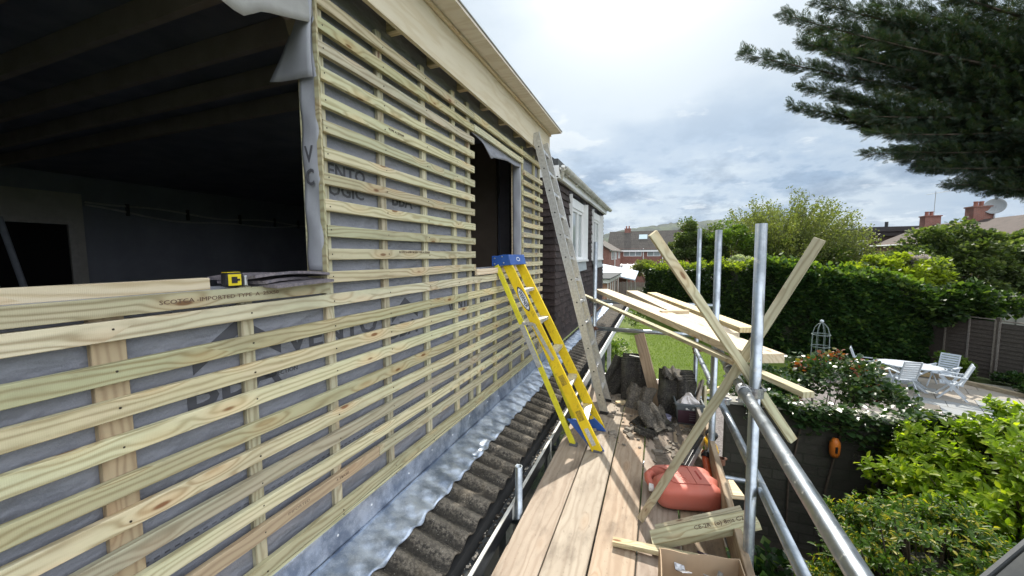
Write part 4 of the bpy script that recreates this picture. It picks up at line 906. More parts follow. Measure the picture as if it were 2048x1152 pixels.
def mud(u, v):
    X_ = -0.02+0.42*u; Y_ = 2.95+1.25*v
    return (X_+0.04*math.sin(v*9), Y_+0.05*math.sin(u*7), -1.6495 + 0.010*max(-0.3, math.sin(u*11+v*5)*math.sin(v*13-u*6)+0.25*math.sin(u*43+v*31)+0.1))
b.grid(mud, 50, 90); o = b.build('mud', plain('dried_mud', (0.20, 0.165, 0.13), 0.95, col2=(0.10, 0.08, 0.065), scale=18, bstr=0.8), None, True); tag(o, 'crust of dried mud trodden over the boards before the crate', 'mud', kind='stuff')
b = MB(); b.beam((-0.30, 4.78, -1.205), (-0.12, 4.68, -1.20), 0.022, 0.008); b.beam((-0.19, 4.71, -1.199), (-0.10, 4.62, -1.197), 0.018, 0.006)
tag(b.build('metal_bracket', M['whitedirty']), 'pale T-shaped metal bracket lying on the left upright tile stack', 'bracket')
lumber('offcut', 'small block offcut on the boards between the metal ladder and the tiles', (-0.40, 4.28, -1.63), (-0.30, 4.33, -1.63), 0.06, 0.03, M['pine'], None, cat='offcut')
lumber('plank_offcut', 'dusty timber offcut leaning beside the crate, nearer the crate', (0.36, 4.02, -1.52), (0.455, 4.42, -1.335), 0.075, 0.025, M['greywood'], None, up=(-1, 0, .6), cat='offcut')
lumber('plank_offcut', 'greenish timber offcut leaning between the crate and the mid rail', (0.44, 3.98, -1.60), (0.475, 4.33, -1.36), 0.06, 0.025, M['batten'], None, up=(-1, 0, .5), cat='offcut')
lumber('plank_offcut', 'board end jutting out beyond the toe board below the near rails', (0.30, 3.02, -1.705), (0.585, 3.08, -1.705), 0.20, 0.03, M['pine'], None, cat='board')

# ---- grey crate with a white bag in it
CR = thing('plastic_crate', 'grey and plum plastic crate holding a crumpled white bag at the far end', 'crate', (0.31, 4.08, -1.65))
b = MB(); z0, z1 = -1.648, -1.455
def cr_(s, z): return [(-0.115*s, -0.10*s, z), (0.115*s, -0.10*s, z), (0.115*s, 0.10*s, z), (-0.115*s, 0.10*s, z)]
ctr = Vector((0.31, 4.08, 0)); RZ = Matrix.Rotation(math.radians(4), 3, 'Z')
lay = [cr_(0.9, z0), cr_(1.06, z1), cr_(1.15, z1), cr_(1.15, z1+0.022), cr_(1.02, z1+0.022), cr_(0.86, z0+0.012)]
vs = [ctr + RZ @ Vector(p) for l in lay for p in l]; fs = [(i*4+k, i*4+(k+1) % 4, (i+1)*4+(k+1) % 4, (i+1)*4+k) for i in range(5) for k in range(4)] + [(3, 2, 1, 0), (20, 21, 22, 23)]
b.add(vs, fs); b.build('tub', plain('grey_plastic', (0.13, 0.15, 0.16), 0.5), CR, bevel=0.004)
b = MB(); b.box(ctr+RZ @ Vector((-0.02, -0.112, -1.56)), (0.17, 0.004, 0.13), RZ @ Matrix.Rotation(math.radians(6), 3, 'X')); b.build('side_panel', plain('plum_plastic', (0.07, 0.035, 0.05), 0.45), CR, bevel=.002)
b = MB()
for k in range(4): b.box(ctr+RZ @ Vector((0.03, -0.117, -1.59+0.022*k)), (0.07, 0.003, 0.006), RZ)
b.build('rib', plain('grey_ribs', (0.16, 0.15, 0.18), 0.45), CR)
for s in (-0.03, 0.03):
    b = MB(); b.disc(ctr+RZ @ Vector((s, -0.120, -1.478)), (0, -1, 0), 0.010, 10, 0, 0.004); b.build('clip', M['whitedirty'], CR)
b = MB(); rg = random.Random(5)
def bag(u, v):
    a = u*2*math.pi; r = 0.10*math.sin(math.pi*(0.08+0.46*v)) if v < 1 else 0.0
    r = 0.098*(1-v)**0.5*(1+0.28*math.sin(a*3+v*5)+0.16*math.sin(a*7+v*9)); z = -1.50+0.115*v + 0.012*math.sin(a*4+2)*(1-v)
    return (0.30+r*math.cos(a)+0.01*v, 4.085+r*0.85*math.sin(a), z + (0.03*v if math.cos(a-1) > 0 else 0))
b.grid(bag, 30, 14); tag(b.build('plastic_bag', plain('white_bag', (0.78, 0.74, 0.73), 0.5, scale=30), None, False), 'crumpled white bag stuffed in the grey crate', 'bag')
b = MB(); b.lathe((0.10, 4.02, -1.648), [(0.0, 0), (0.055, 0.002), (0.06, 0.05), (0.052, 0.055), (0.048, 0.01), (0, 0.008)], 20); tag(b.build('lilac_tray', plain('lilac_plastic', (0.45, 0.44, 0.60), 0.35)), 'lilac plastic tray lying left of the grey crate', 'tray')

# ---- red fuel can lying on its side
M['redcan'] = plain('faded_red_plastic', (0.56, 0.145, 0.10), 0.55, col2=(0.50, 0.17, 0.13), scale=5, bstr=0.05)
JC = thing('fuel_can', 'faded red plastic fuel can lying flat on the platform beside the toe board', 'fuel can', (0.19, 2.72, -1.65))
ca = math.radians(14); JR = Matrix.Rotation(ca, 3, 'Z'); JO = Vector((0.198, 2.735, -1.648))
def J(x, y, z): return JO + JR @ Vector((x, y, z))
def sgnp(a, e): return math.copysign(abs(a)**e, a)
def canbody(u, v):
    a = u*2*math.pi; ph = (v-.5)*math.pi
    x = 0.205*sgnp(math.cos(a), .36)*sgnp(math.cos(ph), .42); y = 0.168*sgnp(math.sin(a), .36)*sgnp(math.cos(ph), .42); z = 0.083 + 0.083*sgnp(math.sin(ph), .50)
    # handle recess at the left end, ribs at the right end
    if x < -0.10:
        d = math.hypot((x+0.19)/0.075, (y-0.055)/0.055)
        if d < 1: x += 0.07*(1-d*d)**.5
    if x > 0.15:
        x -= 0.012*math.exp(-((y+0.06)/0.022)**2) + 0.012*math.exp(-((y-0.05)/0.022)**2) - 0.018*math.exp(-(y/0.03)**2)*(z > .02)
    return tuple(J(x, y, z))
b = MB(); b.grid(canbody, 120, 40); b.build('body', M['redcan'], JC, True)
b = MB(); b.tube([J(-0.13, 0.13, 0.10), J(-0.185, 0.125, 0.10), J(-0.215, 0.095, 0.095), J(-0.222, 0.05, 0.09), J(-0.212, 0.01, 0.085), J(-0.17, -0.005, 0.085)], [0.030, 0.030, 0.027, 0.024, 0.026, 0.030], 14); b.build('handle', M['redcan'], JC, True)
b = MB(); b.lathe(J(-0.20, -0.02, 0.075), [(0, 0.0), (0.025, 0), (0.026, 0.03), (0.020, 0.034), (0, 0.035)], 16, 0, JR @ Vector((-1, 0.2, 0))); b.build('cap', M['white'], JC, True)
for y_ in (-0.05, 0.045):
    b = MB(); b.tube([J(0.16, y_, 0.085), J(0.195, y_, 0.09), J(0.222, y_, 0.07), J(0.226, y_, 0.03)], [0.012, 0.013, 0.012, 0.010], 10); b.build('base_rib', M['redcan'], JC, True)
def jline(pts, nm='moulded_line'):
    b = MB(); b.tube([J(x, y, 0.1665) for x, y in pts], 0.0022, 6); b.build(nm, plain('moulding_shadow', (0.42, 0.09, 0.065), 0.6), JC)
jline([(-0.10, 0.115), (0.03, 0.115), (0.05, 0.10), (0.05, -0.10), (0.13, -0.10)]); jline([(-0.11, -0.06), (-0.10, -0.09), (-0.08, -0.10), (0.13, -0.10), (0.14, -0.09)])
text('moulded_text', 'PETROL', frame(J(-0.03, 0.0, 0.1665), JR @ Vector((0.25, -1, 0)), JR @ Vector((1, 0.25, 0))), 0.052, M['redcan'], JC, ext=0.002, bold=True)
text('moulded_text', 'UNLEADED', frame(J(0.09, 0.01, 0.1665), JR @ Vector((0.05, -1, 0)), JR @ Vector((1, 0.05, 0))), 0.020, plain('moulding_red', (0.42, 0.06, 0.05), 0.6), JC, ext=0.001)

# ---- nail gun, orange tube
NG = thing('nail_gun', 'black and yellow cordless nail gun lying between the red can and toe board', 'nail gun', (0.3, 3.2, -1.65))
g0, g1 = Vector((0.225, 3.05, -1.60)), Vector((0.375, 3.42, -1.50)); gx = (g1-g0).normalized()
b = MB(); b.beam(g0, g1, 0.03, 0.055, (-0.5, 0.1, 1)); b.build('magazine', M['black'], NG, bevel=0.004)
b = MB(); sd = Vector((0.021, -0.010, 0.0)); b.beam(g0+sd, g1+sd, 0.006, 0.03, (-0.5, 0.1, 1)); b.build('magazine_rail', M['alubright'], NG)
b = MB(); b.tube([g1+Vector((0.035, -0.02, 0.0)), g1+Vector((0.065, -0.10, -0.03)), g1+Vector((0.075, -0.15, -0.05))], [0.034, 0.036, 0.03], 12); b.build('motor_housing', plain('tool_yellow', (0.75, 0.42, 0.01), 0.4), NG, True)
b = MB(); b.tube([g1+Vector((0.03, -0.13, -0.06)), g1+Vector((-0.0, -0.17, -0.085))], [0.028, 0.03], 12); b.build('nose', M['black'], NG, True)
b = MB(); b.box(g1+Vector((0.065, -0.005, 0.035)), (0.085, 0.055, 0.055), Matrix.Rotation(math.radians(30), 3, 'Y')); b.build('battery', M['black'], NG, bevel=0.008)
b = MB(); b.tube([g0+Vector((-0.03, 0.02, -0.02)), g0+Vector((-0.055, 0.03, -0.03))], 0.02, 10); b.tube([g0+Vector((-0.02, 0.05, 0)), g0+Vector((-0.05, 0.09, 0))], 0.012, 8); b.build('nose_tip', M['black'], NG)
b = MB(); b.lathe((0.382, 3.02, -1.622), [(0, 0), (0.022, 0), (0.025, 0.01), (0.025, 0.30), (0.018, 0.325), (0.010, 0.33), (0.0, 0.33)], 18, 0, Vector((0.0, 0.98, 0.12))); tag(b.build('sealant_tube', plain('orange_red_plastic', (0.60, 0.10, 0.03), 0.4), None, True), 'orange-red cylinder lying against the toe board by the nail gun', 'tube')

# ---- foreground offcuts and cardboard box
BO = lumber('beam_offcut', 'square timber offcut with printed grade stamp resting on the toe board', (0.005, 2.21, -1.618), (0.525, 2.285, -1.41), 0.095, 0.048, M['batten'], None, up=(-0.35, -0.25, 1), cat='offcut')
lumber('thin_batten', 'thin split lath lying along the stamped offcut, in front of the red can', (0.02, 2.275, -1.580), (0.46, 2.335, -1.395), 0.028, 0.014, M['batten'], None, up=(-0.35, -0.25, 1), cat='lath')
MBm = BO.matrix_world.copy() if False else Matrix.LocRotScale(BO.location, BO.rotation_euler, None)
tx = Matrix.Translation((0.10, 0.0, 0.0243)); text('stamped_text', 'CE-2R  (o) 8mt C24', MBm @ tx, 0.036, M['ink'], BO, bold=False, sx=0.95)
lumber('timber_batten', 'batten offcut with a split tapered end lying in front of the box', (-0.205, 2.135, -1.625), (0.24, 2.13, -1.60), 0.048, 0.026, M['batten'], None, cat='offcut')
BX = thing('cardboard_box', 'open cardboard box with metal fixings at the bottom edge of the photo', 'box', (0.2, 1.75, -1.65))
M['card'] = plain('cardboard', (0.40, 0.30, 0.20), 0.85, col2=(0.36, 0.26, 0.17), scale=3, bstr=0.1)
o1 = [(0.035, 1.915), (0.395, 1.965), (0.43, 1.50), (0.07, 1.46)]
for i in range(4):
    a, c_ = o1[i], o1[(i+1) % 4]; b = MB(); av, cv = Vector((a[0], a[1], 0)), Vector((c_[0], c_[1], 0)); nrm = (cv-av).cross(Vector((0, 0, 1))).normalized()
    zt = [-1.425, -1.43, -1.50, -1.50]
    def wall(u, v, av=av, cv=cv, nrm=nrm, i=i):
        p = av.lerp(cv, u); return p + nrm*(0.006*math.sin(u*5+i)*v) + Vector((0, 0, -1.648+v*(0.215+0.004*math.sin(u*13+i))))
    b.grid(wall, 14, 3); b.build('box_side', M['card'], BX, False, solid=0.005)
b = MB(); b.add([(x, y, -1.646) for x, y in o1], [(0, 1, 2, 3)]); b.build('box_base', M['card'], BX, solid=0.004)
def fixing(lab, c, rz_, d=(0.045, 0.10, 0.003), mt=None):
    b = MB(); R3 = Matrix.Rotation(rz_, 3, 'Z') @ Matrix.Rotation(math.radians(-35), 3, 'X')
    b.box(c, d, R3); b.box(Vector(c)+R3 @ Vector((0, d[1]/2, 0.02)), (d[0], 0.003, 0.04), R3)
    tag(b.build('fixing_plate', mt or M['steel']), lab, 'metal fixing')
fixing('bright folded steel fixing in the cardboard box, left of the other', (0.145, 1.87, -1.485), 0.3); fixing('narrow steel strip in the cardboard box, right of the other fixing', (0.262, 1.86, -1.475), -0.7, (0.022, 0.12, 0.003))
b = MB(); b.lathe((0.325, 1.80, -1.60), [(0, 0), (0.05, 0), (0.055, 0.04), (0.03, 0.095), (0, 0.10)], 14); tag(b.build('tape_roll', M['black'], None, True), 'black rounded object in the cardboard box, right of the fixings', 'tape')
b = MB(); b.prism([(0.27, 2.02, -1.642), (0.405, 1.99, -1.642), (0.405, 2.20, -1.642), (0.24, 2.24, -1.642)], (0, 0, 0.008)); tag(b.build('slate_offcut', plain('plum_slate', (0.10, 0.07, 0.085), 0.7)), 'flat plum slate lying between the box and the toe board', 'slate')

# ================================================================ THINGS ON THE SILL
lumber('timber_offcut', 'short square timber lying on the near window sill', (-1.452, 0.05, -0.088), (-1.452, 0.862, -0.088), 0.038, 0.040, M['joistwood'], None, cat='offcut')
for k, (c, rz_, tx_, ty_, w_, d_) in enumerate([((-1.455, 1.16, -0.098), 0.10, 0.02, 0.0, 0.30, 0.24), ((-1.50, 1.145, -0.080), 0.26, -0.02, -0.03, 0.33, 0.20), ((-1.49, 1.14, -0.060), 0.06, 0.0, -0.05, 0.36, 0.24)]):
    b = MB(); R3 = Matrix.Rotation(rz_, 3, 'Z') @ Matrix.Rotation(ty_, 3, 'Y') @ Matrix.Rotation(tx_, 3, 'X')
    def sl(u, v, s, w_=w_, d_=d_): return Vector(((v-.5)*d_, (u-.5)*w_, -0.045*(u-.45)**2*(k > 0) + 0.004*math.sin(v*4+k)+s))
    vs = [Vector(c)+R3 @ sl(i/12, j/6, 0) for j in range(7) for i in range(13)]; vs2 = [Vector(c)+R3 @ sl(i/12, j/6, -0.011) for j in range(7) for i in range(13)]
    fs = [(j*13+i, j*13+i+1, (j+1)*13+i+1, (j+1)*13+i) for j in range(6) for i in range(12)]
    N = len(vs); bd = [i for i in range(13)] + [j*13+12 for j in range(1, 7)] + [6*13+i for i in range(11, -1, -1)] + [j*13 for j in range(5, 0, -1)]
    b.add(vs+vs2, fs + [tuple(N+q for q in reversed(f)) for f in fs] + [(bd[q], N+bd[q], N+bd[(q+1) % len(bd)], bd[(q+1) % len(bd)]) for q in range(len(bd))])
    tag(b.build('clay_tile', M['slate'], None, False), ['bottom tile of the loose stack on the near window sill', 'middle tile of the loose stack on the near window sill', 'top curved tile of the loose stack on the near window sill'][k], 'tile', 'tiles stacked on the near sill')
TM = thing('tape_measure', 'yellow and black tape measure on the near window sill by the tiles', 'tape measure', (-1.41, 0.92, -0.105))
tc = Vector((-1.415, 0.925, -0.078)); R3 = Matrix.Rotation(math.radians(3), 3, 'Z')
b = MB(); b.box(tc, (0.038, 0.062, 0.052), R3); b.build('body', M['black'], TM, bevel=0.010)
b = MB(); b.box(tc+Vector((0.0195, -0.004, 0)), (0.002, 0.046, 0.040), R3); b.box(tc+Vector((0.0, -0.003, 0.0265)), (0.030, 0.046, 0.002), R3); b.build('yellow_shell', plain('tape_yellow', (0.72, 0.58, 0.02), 0.4), TM, bevel=0.0008)
b = MB(); b.box(tc+Vector((0.0212, -0.006, 0)), (0.002, 0.020, 0.022), R3); b.box(tc+Vector((0.0212, 0.008, 0)), (0.0018, 0.010, 0.007), R3); b.build('grip_pad', M['black'], TM)
b = MB(); b.box(tc+Vector((0.008, 0.036, -0.004)), (0.022, 0.010, 0.036), R3); b.box(tc+Vector((0.006, 0.042, -0.022)), (0.02, 0.008, 0.004), R3); b.build('belt_clip', M['alubright'], TM, bevel=0.002)

# ================================================================ FOLIAGE ENGINE
def unit(a): return a/np.maximum(np.linalg.norm(a, axis=1, keepdims=True), 1e-9)
LEAF4 = (np.array([[0, 0, 0], [.45, .5, .10], [1, 0, -.08], [.45, -.5, .10]]), [(0, 2, 1), (0, 3, 2)])
LEAF6 = (np.array([[0, 0, 0], [.30, .42, .08], [.68, .36, .05], [1, 0, -.12], [.68, -.36, .05], [.30, -.42, .08], [.5, 0, -.02]]), [(0, 6, 2, 1), (6, 3, 2), (0, 5, 4, 6), (6, 4, 3)])
IVY = (np.array([[0, 0, 0], [.12, .48, .05], [.55, .40, .06], [1, 0, -.10], [.55, -.40, .06], [.12, -.48, .05]]), [(0, 3, 2, 1), (0, 5, 4, 3)])
def frond_t(n=7, seed=1, droop=0.12):
    rg = random.Random(seed); v = []; f = []
    def bl(p, q, w_):
        p = np.array(p); q = np.array(q); d = q-p; s = np.array([-d[1], d[0], 0.0]); s = s/(np.linalg.norm(s)+1e-9)*w_
        k = len(v); v.extend([p-s*.6, (p+q)/2+s, q, (p+q)/2-s+np.array([0, 0, .008])]); f.append((k, k+3, k+2, k+1))
    bl((0, 0, 0), (1, 0, -droop), 0.022)
    for i in range(n):
        u = 0.12+0.80*i/n; ln = 0.42*(1-u)**0.6+0.05
        for s in (-1, 1):
            a = math.radians(rg.uniform(32, 52)); x0 = u; p = (x0, 0, -droop*u*u); q = (x0+ln*math.cos(a), s*ln*math.sin(a), -droop*u*u-0.10*ln+rg.uniform(-.05, .05))
            bl(p, q, 0.024)
            if ln > .22:
                m_ = (p[0]+(q[0]-p[0])*.5, p[1]+(q[1]-p[1])*.5, (p[2]+q[2])/2); bl(m_, (m_[0]+ln*.42, m_[1]+s*.03, m_[2]-.03), 0.014); bl(m_, (m_[0]+ln*.18, m_[1]+s*ln*.42, m_[2]-.02), 0.014)
    return (np.array(v, float), f)
FROND = frond_t()
def scatter(name, tmpl, P, A, Nn, S, mt, parent=None, wscale=1.0):
    V, F = tmpl; n = len(P); A = unit(np.asarray(A, float)); Nn = np.asarray(Nn, float)
    Nn = unit(Nn - A*np.sum(A*Nn, 1, keepdims=True)); B = np.cross(Nn, A); S = np.asarray(S, float).reshape(-1, 1, 1)
    W_ = P[:, None, :] + S*(A[:, None, :]*V[None, :, 0:1] + B[:, None, :]*V[None, :, 1:2]*wscale + Nn[:, None, :]*V[None, :, 2:3])
    k = V.shape[0]; verts = W_.reshape(-1, 3)
    me = bpy.data.meshes.new(name); lt = [len(f) for f in F]; fl = np.concatenate([np.array(f) for f in F])
    loops = (fl[None, :] + (np.arange(n)*k)[:, None]).reshape(-1); tot = np.tile(np.array(lt), n); st = np.concatenate([[0], np.cumsum(tot)[:-1]])
    me.vertices.add(len(verts)); me.vertices.foreach_set('co', verts.astype(np.float32).ravel())
    me.loops.add(len(loops)); me.loops.foreach_set('vertex_index', loops.astype(np.int32))
    me.polygons.add(len(tot)); me.polygons.foreach_set('loop_start', st.astype(np.int32))
    try: me.polygons.foreach_set('loop_total', tot.astype(np.int32))
    except Exception: pass
    me.update(calc_edges=True); me.validate(); me.materials.append(mt)
    o = bpy.data.objects.new(name, me); COL.objects.link(o)
    if parent: attach(o, parent)
    return o
def rdir(n): return unit(RNG.normal(size=(n, 3)))
def blob(c, r, nclump, n, cr, up=0.3, shell=0.62):
    """leaf places in clumps through an ellipsoid crown; returns points and outward directions"""
    c = np.array(c); r = np.array(r); d = rdir(nclump); d[:, 2] = np.where(d[:, 2] < -0.35, -d[:, 2]*.5, d[:, 2]); d = unit(d)
    cc = c + d*r*(shell+(1-shell)*RNG.random((nclump, 1))**.7)*np.clip(1+RNG.normal(0, .10, (nclump, 1)), .7, 1.25)
    k = RNG.integers(0, nclump, n); q = rdir(n)*(RNG.random((n, 1))**0.4); crs = cr*(0.6+0.8*RNG.random(nclump))[k][:, None]
    P = cc[k] + q*crs*np.array([1, 1, .75]); O = unit(d[k]*0.8+q+np.array([0, 0, up])); return P, O
def shrub(name, lab, cat, c, r, nclump, n, cr, size, mt, tmpl=LEAF4, up=0.3, group=None, trunk=True, wscale=1.0, ns=0.7, shell=.62, extra=None, stem_mt=None):
    T = thing(name, lab, cat, (c[0], c[1], GZ), group)
    P, O = blob(c, r, nclump, n, cr, up, shell); keep = P[:, 2] > GZ+.02; P, O = P[keep], O[keep]
    A = unit(O + rdir(len(P))*ns); Nn = unit(np.array([0, 0, 1.0]) + rdir(len(P))*.6)
    scatter('foliage', tmpl, P, A, Nn, size*(0.6+0.8*RNG.random(len(P))), mt, T, wscale)
    if trunk:
        b = MB(); top = c[2]
        b.tube([(c[0], c[1], GZ-.05), (c[0]+.04*r[0], c[1], (GZ+top)/2), (c[0], c[1]+.03, top)], [0.05*r[0]+.03, 0.04*r[0]+.02, 0.02*r[0]+.01], 8)
        for k in range(12):
            a = k*2.4; e = (c[0]+math.cos(a)*r[0]*.75, c[1]+math.sin(a)*r[1]*.75, c[2]+r[2]*(-.1+.075*k)); s = (c[0], c[1], GZ+(top-GZ)*(.35+.05*k))
            b.tube([s, ((s[0]+e[0])/2, (s[1]+e[1])/2, (s[2]+e[2])/2+.1*r[2]), e], [0.02*r[0]+.01, .012*r[0]+.008, .004], 5)
        b.build('trunk', stem_mt or M['bark'], T)
    return T
M['bark'] = plain('bark', (0.10, 0.075, 0.055), 0.9, col2=(0.06, 0.045, 0.035), scale=10, bstr=0.7)
M['lf_hedge'] = leafmat('conifer_hedge_leaf', (0.018, 0.038, 0.012), (0.034, 0.066, 0.016), (0.09, 0.14, 0.03), 0.38)
M['lf_ivy'] = leafmat('ivy_leaf', (0.018, 0.046, 0.014), (0.036, 0.080, 0.020), (0.10, 0.165, 0.035), 0.38, 0.35)
M['lf_willow'] = leafmat('willow_leaf', (0.10, 0.125, 0.045), (0.14, 0.165, 0.06), (0.19, 0.21, 0.09), 0.45)
M['lf_olive'] = leafmat('olive_green_leaf', (0.055, 0.085, 0.030), (0.085, 0.12, 0.04), (0.16, 0.19, 0.09), 0.4)
M['lf_bright'] = leafmat('bright_shrub_leaf', (0.13, 0.21, 0.012), (0.20, 0.28, 0.018), (0.32, 0.38, 0.03), 0.55, 0.42, 1.8)
M['lf_euon'] = leafmat('variegated_leaf', (0.042, 0.095, 0.012), (0.085, 0.155, 0.015), (0.34, 0.31, 0.03), 0.45, 0.42)
M['lf_rose'] = leafmat('glossy_rose_leaf', (0.020, 0.050, 0.016), (0.04, 0.08, 0.022), (0.08, 0.12, 0.03), 0.25, 0.32, 1.5, 0.5)
M['lf_red'] = leafmat('red_young_leaf', (0.17, 0.04, 0.02), (0.26, 0.08, 0.03), (0.14, 0.13, 0.03), 0.35)
M['lf_silver'] = leafmat('silver_leaf', (0.30, 0.34, 0.26), (0.38, 0.42, 0.34), None, 0.35)
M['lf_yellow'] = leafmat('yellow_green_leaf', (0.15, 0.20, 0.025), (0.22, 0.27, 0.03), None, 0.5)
M['lf_lilac'] = leafmat('lilac_petal', (0.40, 0.34, 0.55), (0.48, 0.42, 0.60), None, 0.4, tcol=1.0)
M['lf_white'] = leafmat('white_petal', (0.70, 0.70, 0.66), (0.62, 0.62, 0.55), None, 0.3, tcol=1.0)
M['lf_con'] = leafmat('cypress_spray', (0.022, 0.044, 0.030), (0.036, 0.062, 0.038), (0.070, 0.062, 0.042), 0.32, 0.6, 1.4)
M['lf_mid'] = leafmat('mid_green_leaf', (0.06, 0.11, 0.02), (0.10, 0.16, 0.03), (0.15, 0.21, 0.04), 0.45)

# ---------------------------------------------------------------- hedges
def hedge(name, lab, path, thick, ztops, n, size, mt, tmpl, rough=0.16, toplit=None):
    T = thing(name, lab, 'hedge', (path[0][0], path[0][1], GZ))
    path = np.array(path, float); seg = np.diff(path, axis=0); L = np.linalg.norm(seg, axis=1); cum = np.concatenate([[0], np.cumsum(L)])
    def at(s): return np.stack([np.interp(s, cum, path[:, 0]), np.interp(s, cum, path[:, 1])], 1)
    def nrm(s):
        a, b_ = at(np.clip(s-.2, 0, cum[-1])), at(np.clip(s+.2, 0, cum[-1])); d = b_-a; d = d/np.linalg.norm(d, axis=1, keepdims=True); return np.stack([-d[:, 1], d[:, 0]], 1)
    def top(s): return np.interp(s, cum, ztops) + 0.07*np.sin(s*1.9)+0.05*np.sin(s*4.3+1)
    def bulge(s, z): return 0.16*np.sin(s*1.3+z*1.1)+0.11*np.sin(s*3.1-z*2.3)+0.07*np.sin(s*6.7+z*5)
    kind = RNG.random(n); s = RNG.random(n)*cum[-1]; tz = top(s); P = np.zeros((n, 3)); O = np.zeros((n, 3)); nn = nrm(s); base = at(s)
    fr = kind < 0.56; tp = (kind >= .56) & (kind < .88); bk = kind >= .88
    z = GZ + RNG.random(n)**0.85*(tz-GZ)
    off = -bulge(s, z)*.8 + np.abs(RNG.normal(0, rough, n)) - rough*.4
    P[:, :2] = base + nn*(off[:, None]); P[:, 2] = z; O[:, :2] = -nn; O[:, 2] = .35
    u = RNG.random(n); ht = tz + 0.10*np.sin(s*3.3+u*6)+0.06*np.sin(s*8+u*11) + RNG.normal(0, rough*.5, n) + 0.12*np.abs(RNG.normal(0, 1, n))*(RNG.random(n) < .12)
    P[tp, :2] = (base + nn*(u*thick)[:, None])[tp]; P[tp, 2] = ht[tp]; O[tp] = np.array([0, 0, 1.0])
    P[bk, :2] = (base + nn*(thick+off)[:, None])[bk]; O[bk, :2] = nn[bk]
    A = unit(unit(O)+rdir(n)*.75); Nn = unit(np.array([0, 0, 1.0])+O*.5+rdir(n)*.6)
    if toplit is not None:  # sunlight on the hedge top put into the colour: lighter leaves there
        a_ = tp & (RNG.random(n) < .75); scatter('lit_top_foliage', tmpl, P[a_], A[a_], Nn[a_], size*(.6+.8*RNG.random(a_.sum())), toplit, T); r_ = ~a_
    else: r_ = np.ones(n, bool)
    scatter('foliage', tmpl, P[r_], A[r_], Nn[r_], size*(.6+.8*RNG.random(r_.sum())), mt, T)
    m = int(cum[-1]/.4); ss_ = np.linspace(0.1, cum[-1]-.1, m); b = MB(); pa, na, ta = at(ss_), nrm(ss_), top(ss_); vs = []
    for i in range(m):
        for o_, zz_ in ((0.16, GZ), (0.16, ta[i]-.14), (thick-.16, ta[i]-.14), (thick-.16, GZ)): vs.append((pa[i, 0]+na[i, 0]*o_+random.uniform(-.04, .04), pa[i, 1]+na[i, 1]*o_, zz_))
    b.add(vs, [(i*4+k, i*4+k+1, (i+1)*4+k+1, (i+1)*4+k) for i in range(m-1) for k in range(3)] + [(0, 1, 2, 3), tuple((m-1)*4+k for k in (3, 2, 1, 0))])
    b.build('inner_core', plain('hedge_core', (0.025, 0.026, 0.014), 0.95, scale=8, bstr=0.9), T)  # solid dark core for the twig mass, added to block light through the hedge
    return T
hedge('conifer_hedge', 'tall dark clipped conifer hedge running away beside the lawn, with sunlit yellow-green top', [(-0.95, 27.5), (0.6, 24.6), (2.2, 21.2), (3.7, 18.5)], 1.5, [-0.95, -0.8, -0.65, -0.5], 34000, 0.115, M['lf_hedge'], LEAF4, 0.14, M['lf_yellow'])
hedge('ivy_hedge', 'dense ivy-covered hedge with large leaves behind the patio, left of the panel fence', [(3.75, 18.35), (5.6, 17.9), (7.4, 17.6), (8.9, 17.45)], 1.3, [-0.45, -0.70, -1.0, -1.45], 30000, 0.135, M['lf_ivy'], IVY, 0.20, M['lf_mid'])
T = shrub('spreading_conifer', 'layered dark conifer bulging over the end of the panel fence', 'shrub', (9.7, 17.9, -1.95), (1.45, 1.0, .85), 50, 9000, .33, 0.15, M['lf_hedge'], up=.1)

# ---------------------------------------------------------------- trees and shrubs beyond
T = shrub('yellow_shrub', 'sunlit yellow-green bush growing above the ivy hedge', 'bush', (8.9, 20.6, -1.15), (1.7, 1.2, 1.05), 60, 9000, .34, .11, M['lf_yellow'])
P, O = blob((9.9, 20.9, -.35), (.75, .5, .40), 12, 2600, .16, .5); T2 = thing('lilac_bush', 'lilac bush with pale purple flower heads above the hedge', 'bush', (9.9, 20.9, GZ)); scatter('blossom', LEAF4, P, O, rdir(len(P)), .05*(.6+.8*RNG.random(len(P))), M['lf_lilac'], T2)
P, O = blob((9.9, 21.0, -1.0), (.8, .5, .8), 16, 2600, .28, .3); scatter('foliage', LEAF4, P, O, rdir(len(P)), .10*(.6+.8*RNG.random(len(P))), M['lf_mid'], T2)
b = MB(); b.tube([(9.9, 20.9, GZ), (9.9, 20.95, -1.2)], [.06, .03], 7); b.build('trunk', M['bark'], T2)
shrub('viburnum_tree', 'broad leafy tree with pale-tipped olive leaves in front of the chimneys', 'tree', (13.4, 25.3, -1.25), (2.5, 2.0, 2.25), 170, 30000, .42, .15, M['lf_olive'], LEAF6, up=.25)
shrub('leafy_bush', 'olive leafy bush sloping down to the lilac, before the flat-roofed house', 'bush', (10.9, 23.8, -1.45), (1.5, 1.2, 1.55), 70, 11000, .34, .14, M['lf_olive'], LEAF6, up=.25)
shrub('viburnum_tree', 'darker broad leafy tree at the right edge of the photo under the cypress', 'tree', (17.3, 26.2, -1.2), (3.2, 2.4, 2.5), 170, 30000, .50, .16, M['lf_olive'], LEAF6, up=.25)
shrub('rounded_tree', 'rounded olive-green tree standing behind the conifer hedge, left of the feathery tree', 'tree', (2.5, 31.2, -.6), (1.75, 1.5, 2.85), 90, 17000, .50, .13, M['lf_olive'])
shrub('dark_conifer', 'small dark blue-green conifer between the rounded tree and the feathery tree', 'tree', (3.3, 29.6, -1.6), (.95, .9, 2.6), 60, 9000, .34, .12, M['lf_hedge'], up=-.2)
